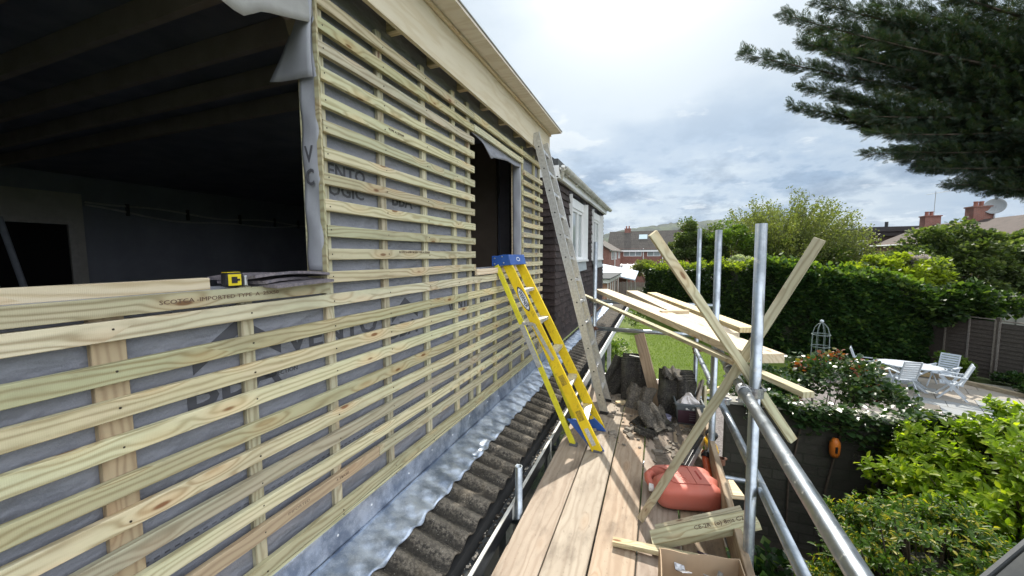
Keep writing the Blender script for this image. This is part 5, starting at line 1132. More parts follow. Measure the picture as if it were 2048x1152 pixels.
shrub('garden_tree', 'small pale green tree standing before the red brick house', 'tree', (-1.35, 46.5, -1.85), (1.35, 1.2, 1.25), 40, 5500, .4, .15, M['lf_willow'])
shrub('silver_bush', 'silvery grey bush above the conifer hedge between the upright poles', 'bush', (4.4, 25.4, -.80), (1.0, .8, .72), 32, 5000, .26, .09, M['lf_silver'])
shrub('silver_bush', 'smaller silvery bush just right of the other silver bush', 'bush', (5.7, 25.8, -1.05), (.75, .6, .55), 22, 3000, .22, .09, M['lf_silver'])
shrub('yellow_green_tree', 'yellow-green tree rising at the left foot of the feathery tree', 'tree', (4.6, 30.0, -.2), (1.5, 1.2, 2.5), 70, 12000, .45, .12, M['lf_mid'])
# feathery spring tree: many rising stems with small leaves
FT = thing('feathery_tree', 'large feathery spring tree with many fine upswept branches against the sky', 'tree', (8.7, 33.5, GZ))
tb = MB(); b0 = np.array([8.5, 33.5, -1.6]); tb.tube([(8.7, 33.5, GZ), (8.7, 33.5, -1.6)], [.30, .22], 10); tb.build('trunk', M['bark'], FT)
tw = MB(); Ps = []; As = []
for k in range(420):
    a = random.random()*2*math.pi; e = random.uniform(.03, 1.0)**.65*1.38; L = random.uniform(4.5, 6.1)*(1.0+0.06*math.sin(a*3))*(1-.13*math.sin(e)*0)
    d0 = np.array([math.cos(a)*math.sin(e)*1.12, math.sin(a)*math.sin(e)*.85, math.cos(e)])
    pts = []; p = b0 + np.array([math.cos(a)*.2, math.sin(a)*.2, 0]); d = d0.copy(); hgt = 6.25 if e < .8 else 5.6
    for j in range(9):
        pts.append(p.copy()); d = d + np.array([0.015, 0, .045]) + RNG.normal(0, .05, 3); d = d/np.linalg.norm(d); p = p + d*(L/8)
    pts = np.array(pts); tw.tube([tuple(q) for q in pts], [.035, .028, .022, .018, .014, .011, .009, .007, .005], 3, False)
    m = 115; u = 2.0+RNG.random(m)**.8*5.99; i_ = np.floor(u).astype(int); f_ = (u-i_)[:, None]; q = pts[i_]*(1-f_)+pts[np.minimum(i_+1, 8)]*f_
    dd = pts[np.minimum(i_+1, 8)]-pts[i_]; Ps.append(q + RNG.normal(0, .11, (m, 3))); As.append(unit(dd+1e-6)+rdir(m)*.8)
tw.build('branches', M['bark'], FT)
P = np.concatenate(Ps); A = np.concatenate(As); scatter('foliage', LEAF4, P, A, rdir(len(P)), .105*(.6+.8*RNG.random(len(P))), M['lf_willow'], FT)
P, O = blob((8.8, 32.8, -1.3), (4.0, 2.2, 2.2), 110, 20000, .55, .2); T = thing('under_shrubs', 'leafy undergrowth massed below the feathery tree behind the hedge', 'shrubs', (8.8, 32.8, GZ)); T['kind'] = 'stuff'; bpy.data.objects.remove(T)
T = scatter('undergrowth', LEAF4, P, O, rdir(len(P)), .15*(.6+.8*RNG.random(len(P))), M['lf_mid']); tag(T, 'leafy undergrowth massed below the feathery tree behind the hedge', 'undergrowth', kind='stuff')

# ---------------------------------------------------------------- overhanging cypress, top right
CT = thing('cypress_tree', 'huge dark cypress whose drooping sprays reach in from the top right corner', 'tree', (6.88, 9.28, GZ))
b = MB(); b.tube([(6.88, 9.28, GZ), (6.8, 9.24, 0.8), (6.84, 9.2, 4.8), (6.75, 9.2, 7.2)], [.34, .28, .2, .10], 12); b.build('trunk', M['bark'], CT)
tips = [((1.40, 8.36, 3.62), 1.1), ((1.95, 8.3, 4.15), .9), ((2.45, 8.75, 3.05), 1.1), ((2.62, 8.9, 4.55), 1.2), ((3.0, 9.0, 2.85), 1.1), ((3.35, 9.0, 2.5), 1.0), ((3.6, 9.05, 2.18), 1.0), ((4.05, 9.2, 1.85), 1.0), ((4.45, 9.3, 1.55), 1.0), ((4.95, 9.5, 1.25), 1.0),
        ((5.4, 9.6, 1.15), .9), ((5.8, 9.7, 1.15), .9), ((6.2, 9.9, 1.25), .9), ((6.8, 10.1, 1.3), .9), ((3.4, 9.2, 3.6), 1.2), ((2.35, 8.6, 3.75), 1.1), ((3.8, 9.4, 4.2), 1.2), ((4.1, 9.5, 5.0), 1.1), ((4.8, 9.7, 5.6), 1.2), ((5.6, 10.0, 5.9), 1.2), ((6.6, 10.3, 6.3), 1.2), ((7.6, 10.8, 6.6), 1.0),
        ((4.4, 9.6, 3.2), 1.3), ((5.2, 9.9, 2.6), 1.3), ((6.0, 10.0, 2.0), 1.3), ((5.2, 9.8, 3.9), 1.3), ((6.2, 10.1, 3.3), 1.3), ((6.4, 10.2, 4.7), 1.2), ((7.0, 10.4, 2.4), 1.2), ((7.2, 10.5, 3.9), 1.2), ((7.3, 10.3, 1.5), 1.2), ((5.6, 9.3, 2.1), 1.0), ((6.6, 9.6, 1.6), 1.0), ((6.9, 9.8, 3.0), 1.0)]
tips += [((x+random.uniform(-.1, .7), y+random.uniform(.5, 1.6), z+random.uniform(-.1, .6)), r) for (x, y, z), r in tips[2:] if z < 5.5]
CS = 0.8; tips = [(tuple(CS*q for q in p_), r_*CS) for p_, r_ in tips]
PF, AF, NF, SF_ = [], [], [], []; bb = MB()
def add_fronds(P_, A_, S_):
    PF.append(P_); AF.append(A_); NF.append(unit(np.array([0, 0, .7])+rdir(len(P_))*.8)); SF_.append(S_)
for (tp, wr) in tips:
    tp = np.array(tp); st = np.array([6.8, 9.2, tp[2]-.8 if tp[2] > 2.1 else tp[2]+0.32]); ctrl = (st+tp)/2 + np.array([0, 0, -.2])
    us = np.linspace(0, 1, 9); curve = ((1-us)**2)[:, None]*st + (2*us*(1-us))[:, None]*ctrl + (us**2)[:, None]*tp
    bb.tube([tuple(q) for q in curve], list(np.linspace(.040, .004, 9)), 5, False)
    Lb = np.linalg.norm(tp-st); m = int(27*Lb)
    for k in range(m):
        u = (k+RNG.random())/m; u = u**.85
        q = ((1-u)**2)*st + (2*u*(1-u))*ctrl + (u**2)*tp; tan = 2*((1-u)*(ctrl-st)+u*(tp-ctrl)); tan = tan/np.linalg.norm(tan)
        sd = np.cross(tan, np.array([0, 0, 1.0])); sd = sd/np.linalg.norm(sd); up_ = np.cross(sd, tan); ro = RNG.normal(0, .75) + (0 if RNG.random() < .5 else math.pi)
        lat = sd*math.cos(ro) + up_*math.sin(ro)
        ls = (0.72*wr*(1.0-u)**.75 + .10)*(0.75+.5*RNG.random()); ls = min(ls, .75)
        dv = tan*(.75+.5*u) + lat*(.72-.25*u) + np.array([0, 0, .22]); dv = dv/np.linalg.norm(dv)
        nf = max(3, int(ls/.045)); ts = (np.arange(nf)+.5)/nf
        bend = np.array([0, 0, -.10])*ls
        pos = q + dv*(ls*ts)[:, None] + bend*(ts**2)[:, None]
        l2 = np.cross(dv, lat+np.array([.01, .3, .2])); l2 = l2/np.linalg.norm(l2)
        sg = np.where(np.arange(nf) % 2 == 0, 1.0, -1.0)[:, None]
        ax = dv*1.0 + l2*sg*(.55*(1-.5*ts))[:, None] + rdir(nf)*.16
        add_fronds(pos, unit(ax), (.185-.09*ts)*(0.8+.5*RNG.random(nf)))
        add_fronds(q[None, :]+rdir(1)*.015, unit(tan[None, :]+lat*.5+rdir(1)*.5), np.array([.15]))
    add_fronds(np.repeat(tp[None, :], 2, 0), unit(np.repeat((tp-ctrl)[None, :], 2, 0)+rdir(2)*.2), np.array([.18, .15]))
bb.build('branches', M['bark'], CT)
PF, AF, NF, SF_ = map(np.concatenate, (PF, AF, NF, SF_)); scatter('foliage', FROND, PF, AF, NF, SF_, M['lf_con'], CT)

# ---------------------------------------------------------------- garden wall, climbers and near shrubs
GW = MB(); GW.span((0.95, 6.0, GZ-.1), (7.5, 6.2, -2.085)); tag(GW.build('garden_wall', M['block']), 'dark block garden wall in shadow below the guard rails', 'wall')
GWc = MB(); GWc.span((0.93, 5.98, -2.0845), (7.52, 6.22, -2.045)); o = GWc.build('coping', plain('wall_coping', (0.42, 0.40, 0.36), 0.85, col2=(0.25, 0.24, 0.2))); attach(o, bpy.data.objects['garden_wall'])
def climber(name, lab, cat, n, fn, size, mt, tmpl=LEAF4, stems=None):
    T = thing(name, lab, cat, (2, 6, GZ)); P, O = fn(n); scatter('foliage', tmpl, P, unit(O+rdir(len(P))*.7), unit(np.array([0, -.3, 1.0])+rdir(len(P))*.5), size*(.6+.8*RNG.random(len(P))), mt, T)
    if stems:
        b = MB()
        for s in stems: b.tube(s, [.014]*len(s), 5)
        b.build('stem', M['bark'], T)
    return T
def ivyf(n):
    x = 1.15+RNG.random(n)*5.2; h = np.abs(RNG.normal(0, 1, n)); drop = 0.16+0.13*np.sin(x*3.1)+0.08*np.sin(x*7.7)
    z = -2.02 + .12*RNG.random(n) - np.minimum(h*drop, 1.2); y = np.where(RNG.random(n) < .3, 6.0+RNG.random(n)*.25, 5.94-RNG.random(n)*.12); return np.stack([x, y, z], 1), np.tile(np.array([[0, -1.0, .3]]), (n, 1))
climber('wall_ivy', 'dark glossy ivy hanging over the top of the garden wall', 'ivy', 5200, ivyf, .062, M['lf_rose'], IVY, [[(1.3+k*.42, 5.97, GZ), (1.25+k*.45+.1*math.sin(k*3), 5.965, -3.1), (1.4+k*.44, 5.97, -2.1)] for k in range(9)])
RB = thing('rose_bush', 'glossy rose bush with red young leaves rising behind the garden wall', 'rose bush', (2.2, 7.0, GZ))
for c_, r_, nc, n_, cr in (((1.75, 6.95, -2.20), (.55, .45, .42), 22, 2100, .20), ((2.55, 7.15, -2.05), (.60, .5, .50), 26, 2600, .22), ((3.05, 6.9, -2.25), (.45, .4, .32), 16, 1300, .18)):
    P, O = blob(c_, r_, nc, n_, cr, .4); scatter('foliage', LEAF6, P, unit(O+rdir(len(P))*.9), unit(np.array([0, 0, 1.0])+rdir(len(P))*.55), .058*(.6+.8*RNG.random(len(P))), M['lf_rose'], RB, 1.1)
P = []; 
for c_ in ((2.05, 7.0, -1.78), (2.20, 7.1, -1.72), (2.62, 7.2, -1.60), (2.45, 7.2, -1.66), (2.75, 7.0, -1.74), (1.88, 6.7, -2.22), (2.9, 6.9, -2.02)): P.append(np.array(c_)+np.array([0, -.05, .07])+RNG.normal(0, .055, (24, 3)))
P = np.concatenate(P); scatter('young_leaves', LEAF6, P, rdir(len(P)), unit(np.array([0, 0, 1.0])+rdir(len(P))*.7), .055*(.6+.8*RNG.random(len(P))), M['lf_red'], RB)
b = MB()
for k in range(16):
    a = k*2.4; e = (2.4+.75*math.cos(a)*(.5+.5*random.random()), 7.0+.35*math.sin(a), -1.75-.3*random.random()); b.tube([(2.4+.1*math.cos(a), 7.0, GZ), ((2.4+e[0])/2, 7.0, -2.9), e], [.016, .012, .004], 5)
b.build('stem', M['bark'], RB)
LN = thing('hanging_lantern', 'orange ornament hanging in the shade on the garden wall', 'ornament', (2.17, 5.90, -2.6))
b = MB(); b.lathe((2.17, 5.90, -2.60), [(0, 0), (.035, .005), (.055, .05), (.060, .14), (.056, .20), (.03, .25), (.0, .26)], 14); b.build('body', plain('orange_plastic', (0.62, 0.17, 0.02), 0.45), LN, True)
b = MB(); b.tube([(2.17, 5.90, -2.345), (2.17, 5.90, -2.20), (2.17, 5.97, -2.10)], .004, 5); b.tube([(2.17, 5.845, -2.52), (2.17, 5.84, -2.44)], .014, 8); b.build('hook', M['black'], LN)
def bigshrub(name, lab, c, r, n, size, mt, tmpl, nc, cr, ws, up=.6):
    T = thing(name, lab, 'shrub', (c[0], c[1], GZ)); P, O = blob(c, r, nc, n, cr, up, .70); k = P[:, 2] > GZ+.02; P, O = P[k], O[k]
    # rosettes of leaves at shoot tips, like a hedging shrub in new growth
    m = len(P)//6; idx = RNG.permutation(len(P))[:m]; C0, O0 = P[idx], unit(O[idx]+np.array([0, -.1, .35]))
    rep = 7; base = np.repeat(C0, rep, 0); ax = np.repeat(O0, rep, 0); rd = rdir(m*rep); rd = unit(rd-ax*np.sum(rd*ax, 1, keepdims=True)); st = np.tile(np.arange(rep)/rep, m)[:, None]
    PP = base + ax*(st*size*.9); AA = unit(ax*(.25+.9*st)+rd*1.0); NN = unit(ax+rd*-.3)
    scatter('foliage', tmpl, PP, AA, NN, size*(.65+.6*RNG.random(len(PP))), mt, T, ws)
    b = MB()
    for k in range(0, m, 7):
        e = C0[k]; s = np.array([c[0]+(e[0]-c[0])*.3, c[1]+(e[1]-c[1])*.3, max(GZ, c[2]-r[2]*.9)]); b.tube([tuple(s), tuple((s+e)/2+np.array([0, 0, .08])), tuple(e)], [.012, .008, .004], 4, False)
    b.build('stem', M['bark'], T)
    b = MB(); b.lathe((c[0], c[1], GZ), [(r[0]*.45, 0), (r[0]*.60, (c[2]-GZ)*.6), (r[0]*.55, (c[2]-GZ)*1.0), (r[0]*.2, (c[2]-GZ)+r[2]*.45), (0, (c[2]-GZ)+r[2]*.5)], 14); b.build('inner_core', plain('shrub_twigs', (0.02, 0.022, 0.012), .95), T)
    return T
bigshrub('leafy_shrub', 'big bright green leafy shrub lit from behind at the right edge', (3.90, 5.30, -2.72), (1.42, .95, 1.0), 30000, .080, M['lf_bright'], LEAF6, 260, .17, .60)
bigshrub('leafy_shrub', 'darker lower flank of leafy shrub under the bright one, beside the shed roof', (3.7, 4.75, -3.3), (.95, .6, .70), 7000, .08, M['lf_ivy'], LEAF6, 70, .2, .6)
bigshrub('variegated_shrub', 'low green and yellow variegated shrub below the near guard rail', (2.16, 3.98, -2.92), (.72, .66, .84), 24000, .052, M['lf_euon'], LEAF6, 190, .14, .42)
shrub('dark_fern', 'small dark leafy plant at the foot of the wall under the rails', 'plant', (1.2, 4.7, -3.75), (.5, .5, .25), 14, 900, .16, .09, M['lf_ivy'], trunk=False)
b = MB(); b.lathe((1.62, 5.35, GZ), [(0, .0), (.13, 0), (.165, .22), (.185, .225), (.185, .25), (.155, .25), (.12, .03), (0, .03)], 26); tag(b.build('plant_pot', plain('pot', (0.42, 0.40, 0.36), 0.6, col2=(0.3, 0.28, 0.25)), None, True), 'pale round plant pot on the dark ground under the guard rails', 'pot')
stuffpatch('soil_bed', [(-.9, -2), (4.8, -2), (4.8, 6.0), (-.9, 6.0)], GZ+.010, M['soil'], 'structure')
SHD = thing('garden_shed', 'dark felt roof corner cutting the bottom right corner of the photo', 'shed', (2.6, 2.6, GZ))
b = MB(); b.prism([(1.80, 2.96, -2.02), (2.75, 3.42, -1.18), (2.75, 1.2, -1.18), (1.80, 0.9, -2.02)], (0.02, 0, -.045)); b.build('roof', M['felt'], SHD)
b = MB(); b.beam((1.79, 2.985, -2.035), (2.76, 3.45, -1.19), .02, .05); b.build('verge_trim', plain('dark_trim', (0.12, 0.125, 0.13), .6), SHD); b = MB(); b.span((2.1, 1.2, GZ), (3.2, 2.7, -1.85)); b.build('wall', M['fencewood'], SHD)
# low planting along the lean-to and lawn
for (c_, r_, mt2, lab) in (((-1.55, 21.5, -3.5), (.9, .8, .65), 'lf_white', 'white-flowering bush beyond the lawn at the corner of the lean-to'), ((-1.6, 14.4, -3.6), (.7, 1.2, .42), 'lf_white', 'low border of white flowers on the left of the lawn'), ((0.0, 7.4, -3.3), (.7, .5, .55), 'lf_white', 'leafy plant with small white flowers just behind the left tile stack')):
    T = shrub('flowering_plant', lab, 'plant', c_, r_, 22, 2400, .22, .07, M['lf_mid'], trunk=False)
    P, O = blob(c_, r_, 20, 260, .22, .6, .8); scatter('blossom', LEAF4, P+np.array([0, 0, .04]), O, rdir(len(P)), .05*(.6+.8*RNG.random(len(P))), M['lf_white'], T)
shrub('border_plant', 'dark low planting in the bed at the foot of the panel fence', 'plant', (9.95, 14.9, -3.85), (.5, 1.4, .35), 24, 2600, .2, .08, M['lf_ivy'], trunk=False)
shrub('border_plant', 'green plant in the bed right behind the patio table', 'plant', (8.9, 16.2, -3.7), (.45, .5, .40), 14, 1300, .18, .09, M['lf_mid'], trunk=False)
# grass blades along the near part of the lawn
n = 26000; x = -1.2+RNG.random(n)*4.6; y = 7.0+RNG.random(n)**.8*16; k = (x < np.interp(y, [6.6, 12.9, 16, 19, 27], [-.3, 1.9, 4.6, 3.2, -.6])); P = np.stack([x, y, np.full(n, GZ+.01)], 1)[k]
g_ = scatter('grass', LEAF4, P, unit(np.array([0, 0, 1.0])+rdir(len(P))*.5), rdir(len(P)), .05*(.6+.8*RNG.random(len(P))), leafmat('grass_blade', (0.095, 0.155, 0.018), (0.145, 0.21, 0.026), None, .5), None, .25); tag(g_, 'mown grass of the lawn beyond the scaffold', 'grass', kind='stuff')

# ---------------------------------------------------------------- patio furniture
M['paint'] = plain('pale_painted_wood', (0.52, 0.57, 0.62), 0.5, col2=(0.46, 0.50, 0.55), scale=6)
TBL = thing('garden_table', 'oval pale slatted garden table in the middle of the patio', 'table', (6.95, 14.55, GZ))
a_ = math.atan2(14.317-14.726, 7.477-6.457); tcn = Vector((6.98, 14.55, GZ+.72)); R3 = Matrix.Rotation(a_, 3, 'Z')
b = MB()
for k in range(9):
    v0 = -0.46+k*.1035; v1 = v0+.092; vm = (v0+v1)/2; hw = lambda v: .74*math.sqrt(max(0, 1-(v/.475)**2))
    pts = [(-hw(v0), v0), (hw(v0), v0), (hw(vm), vm), (hw(v1), v1), (-hw(v1), v1), (-hw(vm), vm)]; b.prism([tcn+R3 @ Vector((x, y, 0)) for x, y in pts], (0, 0, .022))
n = 40; vs = []
for rr, zz_ in ((1.0, 0), (1.0, .024), (.93, .024), (.93, 0)): vs += [tcn+R3 @ Vector((.76*rr*math.cos(2*math.pi*k/n), .495*rr*math.sin(2*math.pi*k/n), zz_-.002)) for k in range(n)]
b.add(vs, [(j*n+k, j*n+(k+1) % n, ((j+1) % 4)*n+(k+1) % n, ((j+1) % 4)*n+k) for j in range(4) for k in range(n)]); b.build('table_top', M['paint'], TBL)
for s in (-1, 1):
    for q in (-1, 1):
        b = MB(); b.beam(tcn+R3 @ Vector((q*.42, s*.24, 0)), tcn+R3 @ Vector((-q*.42, s*.24, -.715)), .055, .028, R3 @ Vector((0, 1, 0))) if q > 0 else b.beam(tcn+R3 @ Vector((q*.42, s*.27, 0)), tcn+R3 @ Vector((-q*.42, s*.27, -.715)), .055, .028, R3 @ Vector((0, 1, 0)))
        b.build('leg', M['paint'], TBL)
b = MB(); b.beam(tcn+R3 @ Vector((0, -.3, -.36)), tcn+R3 @ Vector((0, .3, -.36)), .04, .03); b.build('stretcher', M['paint'], TBL)
def chair0(lab):
    T = thing('folding_chair', lab, 'chair', (0, 0, 0), 'garden chairs round the patio table')
    w2 = .25
    def pc_(nm, segs):
        b = MB()
        for s in segs: b.beam(*s)
        return b.build(nm, M['paint'], T)
    for s in (-1, 1):
        pc_('leg', [((s*w2, .26, 0), (s*w2, -.22, .66), .045, .022, (1, 0, 0))])            # front foot up to armrest back
        pc_('leg', [((s*(w2-.028), -.30, 0), (s*(w2-.028), .24, .62), .045, .022, (1, 0, 0))])
        pc_('armrest', [((s*(w2+.005), -.26, .64), (s*(w2+.005), .26, .655), .055, .022, (0, 0, 1))])
        pc_('back_post', [((s*(w2-.055), -.16, .40), (s*(w2-.055), -.36, .98), .04, .022, (1, 0, 0))])
    pc_('seat', [((-.19, -.17+k*.062, .425+.01*k/6), (.19, -.17+k*.062, .425+.01*k/6), .05, .016, (0, 0, 1)) for k in range(7)] + [((s*.20, -.20, .415), (s*.20, .24, .425), .03, .02, (1, 0, 0)) for s in (-1, 1)])
    pc_('backrest', [((-.192, -.185-k*.0235, .48+k*.068), (.192, -.185-k*.0235, .48+k*.068), .016, .055, (0, -.33, 1)) for k in range(8)])
    return T
c0 = chair0('pale folding chair nearest the camera on the patio, its back to the viewer')
spots = [((6.62, 14.02, GZ+.03), 0.10), ((6.20, 15.18, GZ+.03), -1.95), ((7.98, 14.95, GZ+.03), 2.35), ((7.62, 13.95, GZ+.03), 1.15)]
labs = [None, 'pale folding chair at the far left end of the patio table', 'pale folding chair at the far right of the patio table, slatted back towards the fence', 'pale folding chair seen side-on at the near right of the patio table']
for i, (p, rz_) in enumerate(spots):
    c = c0 if i == 0 else copy_tree(c0); c.location = p; c.rotation_euler = (0, 0, rz_)
    if labs[i]: c['label'] = labs[i]
# obelisk
OB = thing('plant_obelisk', 'wire plant obelisk with ball finial before the ivy hedge', 'plant support', (5.15, 15.55, GZ))
M['wire'] = plain('verdigris_wire', (0.22, 0.27, 0.26), 0.6)
oc = Vector((5.15, 15.55, GZ)); b = MB()
for k in range(8):
    a = k*math.pi/4; c_, s_ = math.cos(a), math.sin(a); b.tube([oc+Vector((.26*c_, .26*s_, 0)), oc+Vector((.25*c_, .25*s_, 1.05)), oc+Vector((.24*c_, .24*s_, 1.35)), oc+Vector((.19*c_, .19*s_, 1.55)), oc+Vector((.09*c_, .09*s_, 1.68)), oc+Vector((0, 0, 1.72))], .008, 5)
b.build('frame', M['wire'], OB)
for z_ in (.45, .92, 1.32):
    b = MB(); b.tube([oc+Vector((.252*math.cos(t_), .252*math.sin(t_), z_)) for t_ in np.linspace(0, 2*math.pi, 25)], .012, 5, False); b.build('hoop', M['wire'], OB)
b = MB(); b.lathe(oc+Vector((0, 0, 1.71)), [(0, 0), (.045, .02), (.058, .055), (.045, .095), (0, .11)], 12); b.build('finial', M['paint'], OB, True)
# patio edging sleepers
for i, (p0, p1) in enumerate([((6.35, 16.75), (8.4, 16.15)), ((8.42, 16.12), (9.55, 14.5)), ((9.57, 14.47), (10.75, 12.75)), ((10.77, 12.72), (11.9, 11.0))]):
    o = board('sleeper', (p0[0], p0[1], GZ+.08), (p1[0], p1[1], GZ+.08), .12, .14, M['sleeper'], None, (0, 0, 1), .01); tag(o, ['timber sleeper edging at the back of the patio below the ivy hedge', 'timber sleeper edging behind the right-hand patio chairs', 'timber sleeper edging the fence bed at the right of the patio', 'timber sleeper nearest the camera along the fence bed, mostly out of frame'][i], 'sleeper', 'sleepers edging the patio')
o = board('timber_edging', (2.05, 12.95, GZ+.06), (5.0, 15.95, GZ+.06), .06, .10, M['pine'], None, (0, 0, 1), .004); tag(o, 'pale timber edging between the lawn and the gravel', 'edging')
o = board('timber_edging', (0.7, 11.2, GZ+.06), (2.05, 12.93, GZ+.06), .06, .10, M['pine'], None, (0, 0, 1), .004); tag(o, 'pale timber edging by the gravel, seen through the rails', 'edging')
# panel fence
f0, f1 = Vector((8.95, 18.05, 0)), Vector((12.9, 11.5, 0)); fd = (f1-f0).normalized(); fn = Vector((-fd.y, fd.x, 0)); y_ = 0; k = 0
while y_ < (f1-f0).length-1:
    F_ = thing('fence_panel', ['brown lapped fence panel next to the ivy hedge', 'brown lapped fence panel in the middle, behind the patio chairs', 'brown lapped fence panel cut by the right edge of the photo', 'brown lapped fence panel just outside the right edge', 'last lapped fence panel'][k], 'fence panel', tuple(f0+fd*y_+Vector((0, 0, GZ))), 'lapped panels of the patio fence')
    b = MB(); zb = -.03*k; t0 = f0+fd*(y_+.05); t1 = f0+fd*(y_+1.85)
    for j in range(14):
        z_ = GZ+.12+j*.128+zb+random.uniform(-.006, .006); b.beam(t0+Vector((0, 0, z_))+fn*(.004*(j % 2)), t1+Vector((0, 0, z_+random.uniform(-.008, .008)))+fn*(.004*(j % 2)), .150, .012, fn+Vector((0, 0, -.22)))
    b.build('slats', M['fencewood'], F_)
    b = MB(); b.beam(t0+Vector((0, 0, GZ+1.93+zb)), t1+Vector((0, 0, GZ+1.93+zb)), .06, .03); b.build('capping', M['greywood'], F_)
    for j in range(4):
        b = MB(); q = t0.lerp(t1, j/3)-fn*.022; b.beam(q+Vector((0, 0, GZ+.05)), q+Vector((0, 0, GZ+1.91+zb)), .045, .025, fn); b.build('upright', M['greywood'], F_)
    b = MB(); q = f0+fd*(y_-.0); b.box((q.x, q.y, GZ+1.0), (.09, .06, 2.0), Matrix.Rotation(math.atan2(fd.y, fd.x), 3, 'Z')); b.build('post', M['fencewood'], F_)
    y_ += 1.9; k += 1
b = MB(); b.span((11.5, 22.0, GZ), (20.0, 22.06, -2.25)); 
for k in range(8): b.span((11.6+k*1.1, 21.95, GZ), (11.68+k*1.1, 21.9995, -2.2))
tag(b.build('close_board_fence', plain('grey_green_boards', (0.20, 0.20, 0.175), .85, scale=3)), 'grey boarded fence behind the panel fence at the right edge', 'fence')

# ---------------------------------------------------------------- houses
def wbox(b, c, d, mi=0): b.box(c, d, None, mi)
def house(name, lab, x0, x1, y0, y1, zE, zR, ridge, wall_m, roof_m, wins, over=.3, chim=(), lab2=None):
    H = thing(name, lab, 'house', ((x0+x1)/2, (y0+y1)/2, GZ))
    b = MB(); b.span((x0, y0, GZ), (x1, y1, zE))
    if ridge == 'x':
        ym = (y0+y1)/2; b.prism([(x0, y0, zE+.001), (x0, y1, zE+.001), (x0, ym, zR-.15)], (x1-x0, 0, 0))
    else:
        xm = (x0+x1)/2; b.prism([(x0, y0, zE+.001), (x1, y0, zE+.001), (xm, y0, zR-.15)], (0, y1-y0, 0))
    b.build('wall', wall_m, H)
    b = MB(); t_ = .12
    if ridge == 'x':
        ym = (y0+y1)/2; sl = (zR-zE)/(ym-y0)
        b.prism([(x0-over, y0-over, zE-over*sl), (x0-over, ym, zR), (x0-over, ym, zR-t_), (x0-over, y0-over+t_*.5, zE-over*sl-.05)], (x1-x0+2*over, 0, 0)); b.prism([(x0-over, y1+over, zE-over*sl), (x0-over, y1+over-t_*.5, zE-over*sl-.05), (x0-over, ym+.001, zR-t_), (x0-over, ym+.001, zR)], (x1-x0+2*over, 0, 0))
    else:
        xm = (x0+x1)/2; sl = (zR-zE)/(xm-x0)
        b.prism([(x0-over, y0-over, zE-over*sl), (xm, y0-over, zR), (xm, y0-over, zR-t_), (x0-over+t_*.5, y0-over, zE-over*sl-.05)], (0, y1-y0+2*over, 0)); b.prism([(x1+over, y0-over, zE-over*sl), (x1+over-t_*.5, y0-over, zE-over*sl-.05), (xm+.001, y0-over, zR-t_), (xm+.001, y0-over, zR)], (0, y1-y0+2*over, 0))
    R_o = b.build('roof', roof_m, H)
    for (cx_, cy_, cw, ch_) in chim:
        b = MB(); b.box((cx_, cy_, zR-.3+ch_/2), (cw, cw*.7, ch_+.6)); b.box((cx_, cy_, zR+ch_+.04), (cw+.10, cw*.7+.1, .08)); C_ = b.build('chimney', M['brick'], R_o)
        for s in (-.22, .22): b = MB(); b.lathe((cx_+s*cw, cy_, zR+ch_+.08), [(.11, 0), (.10, .32), (.13, .33), (.12, .38), (.08, .38)], 10); b.build('chimney_pot', plain('clay_pot', (0.30, 0.12, 0.08), .8), R_o)
    if ridge == 'x':
        b = MB(); b.span((x0-over, y0-over-.03, zE-over*sl-.22), (x1+over, y0-over-.005, zE-over*sl+.01)); b.build('fascia', M['white'], H)
        for (a, c, z0_, z1_, nm) in wins:
            f_ = MB(); n_ = nm; y_ = y0-.03
            f_.span((a, y_-.02, z0_), (c, y0+.05, z0_+.07)); f_.span((a, y_-.02, z1_-.07), (c, y0+.05, z1_))
            for k in range(n_+1): xx = a+(c-a-.07)*k/n_; f_.span((xx, y_-.018, z0_+.0705), (xx+.07, y0+.049, z1_-.0705))
            w_ = f_.build('window', M['white'], H); f_ = MB(); f_.span((a+.03, y_, z0_+.04), (c-.03, y0+.02, z1_-.04)); f_.build('pane', M['curtain'] if n_ > 1 else M['glass'], w_)
    return H, R_o
H, RO = house('brick_house', 'red brick house with long dark roof and skylight in the distance', -7.0, 8.5, 60.0, 67.0, 1.0, 3.75, 'x', M['brick'], M['roof'],
    [(-4.9, -2.35, -.15, .95, 3), (-1.55, .25, -.15, .95, 2), (2.6, 4.3, -.15, .95, 2), (-.55, .25, -2.35, -1.5, 1), (1.5, 2.3, -2.35, -1.5, 1), (3.4, 5.2, -2.6, -1.5, 2)], .35, [(-4.6, 63.5, .9, .35), (3.55, 63.5, .9, .35)])
b = MB(); sl = (3.75-1.0)/3.5; yk = 62.3; b.add([(-2.85, yk-.55, 1+(yk-.55-60)*sl+.06), (-1.65, yk-.55, 1+(yk-.55-60)*sl+.06), (-1.65, yk+.35, 1+(yk+.35-60)*sl+.06), (-2.85, yk+.35, 1+(yk+.35-60)*sl+.06)], [(0, 1, 2, 3)]); b.build('skylight', plain('skylight_glass', (0.55, 0.66, 0.70), .1), RO, solid=.05)
for xx in (-6.9, -2.1, .55): b = MB(); b.tube([(xx, 59.9, 1.0), (xx, 59.9, GZ)], .06, 8); b.build('downpipe', M['white'], H)
H2, _ = house('terrace_house', 'brick terraced house seen edge-on beyond the tile-hung dormer', -12.5, -5.15, 44.0, 58.0, .75, 3.0, 'y', M['brick'], M['roof'], [], .35)
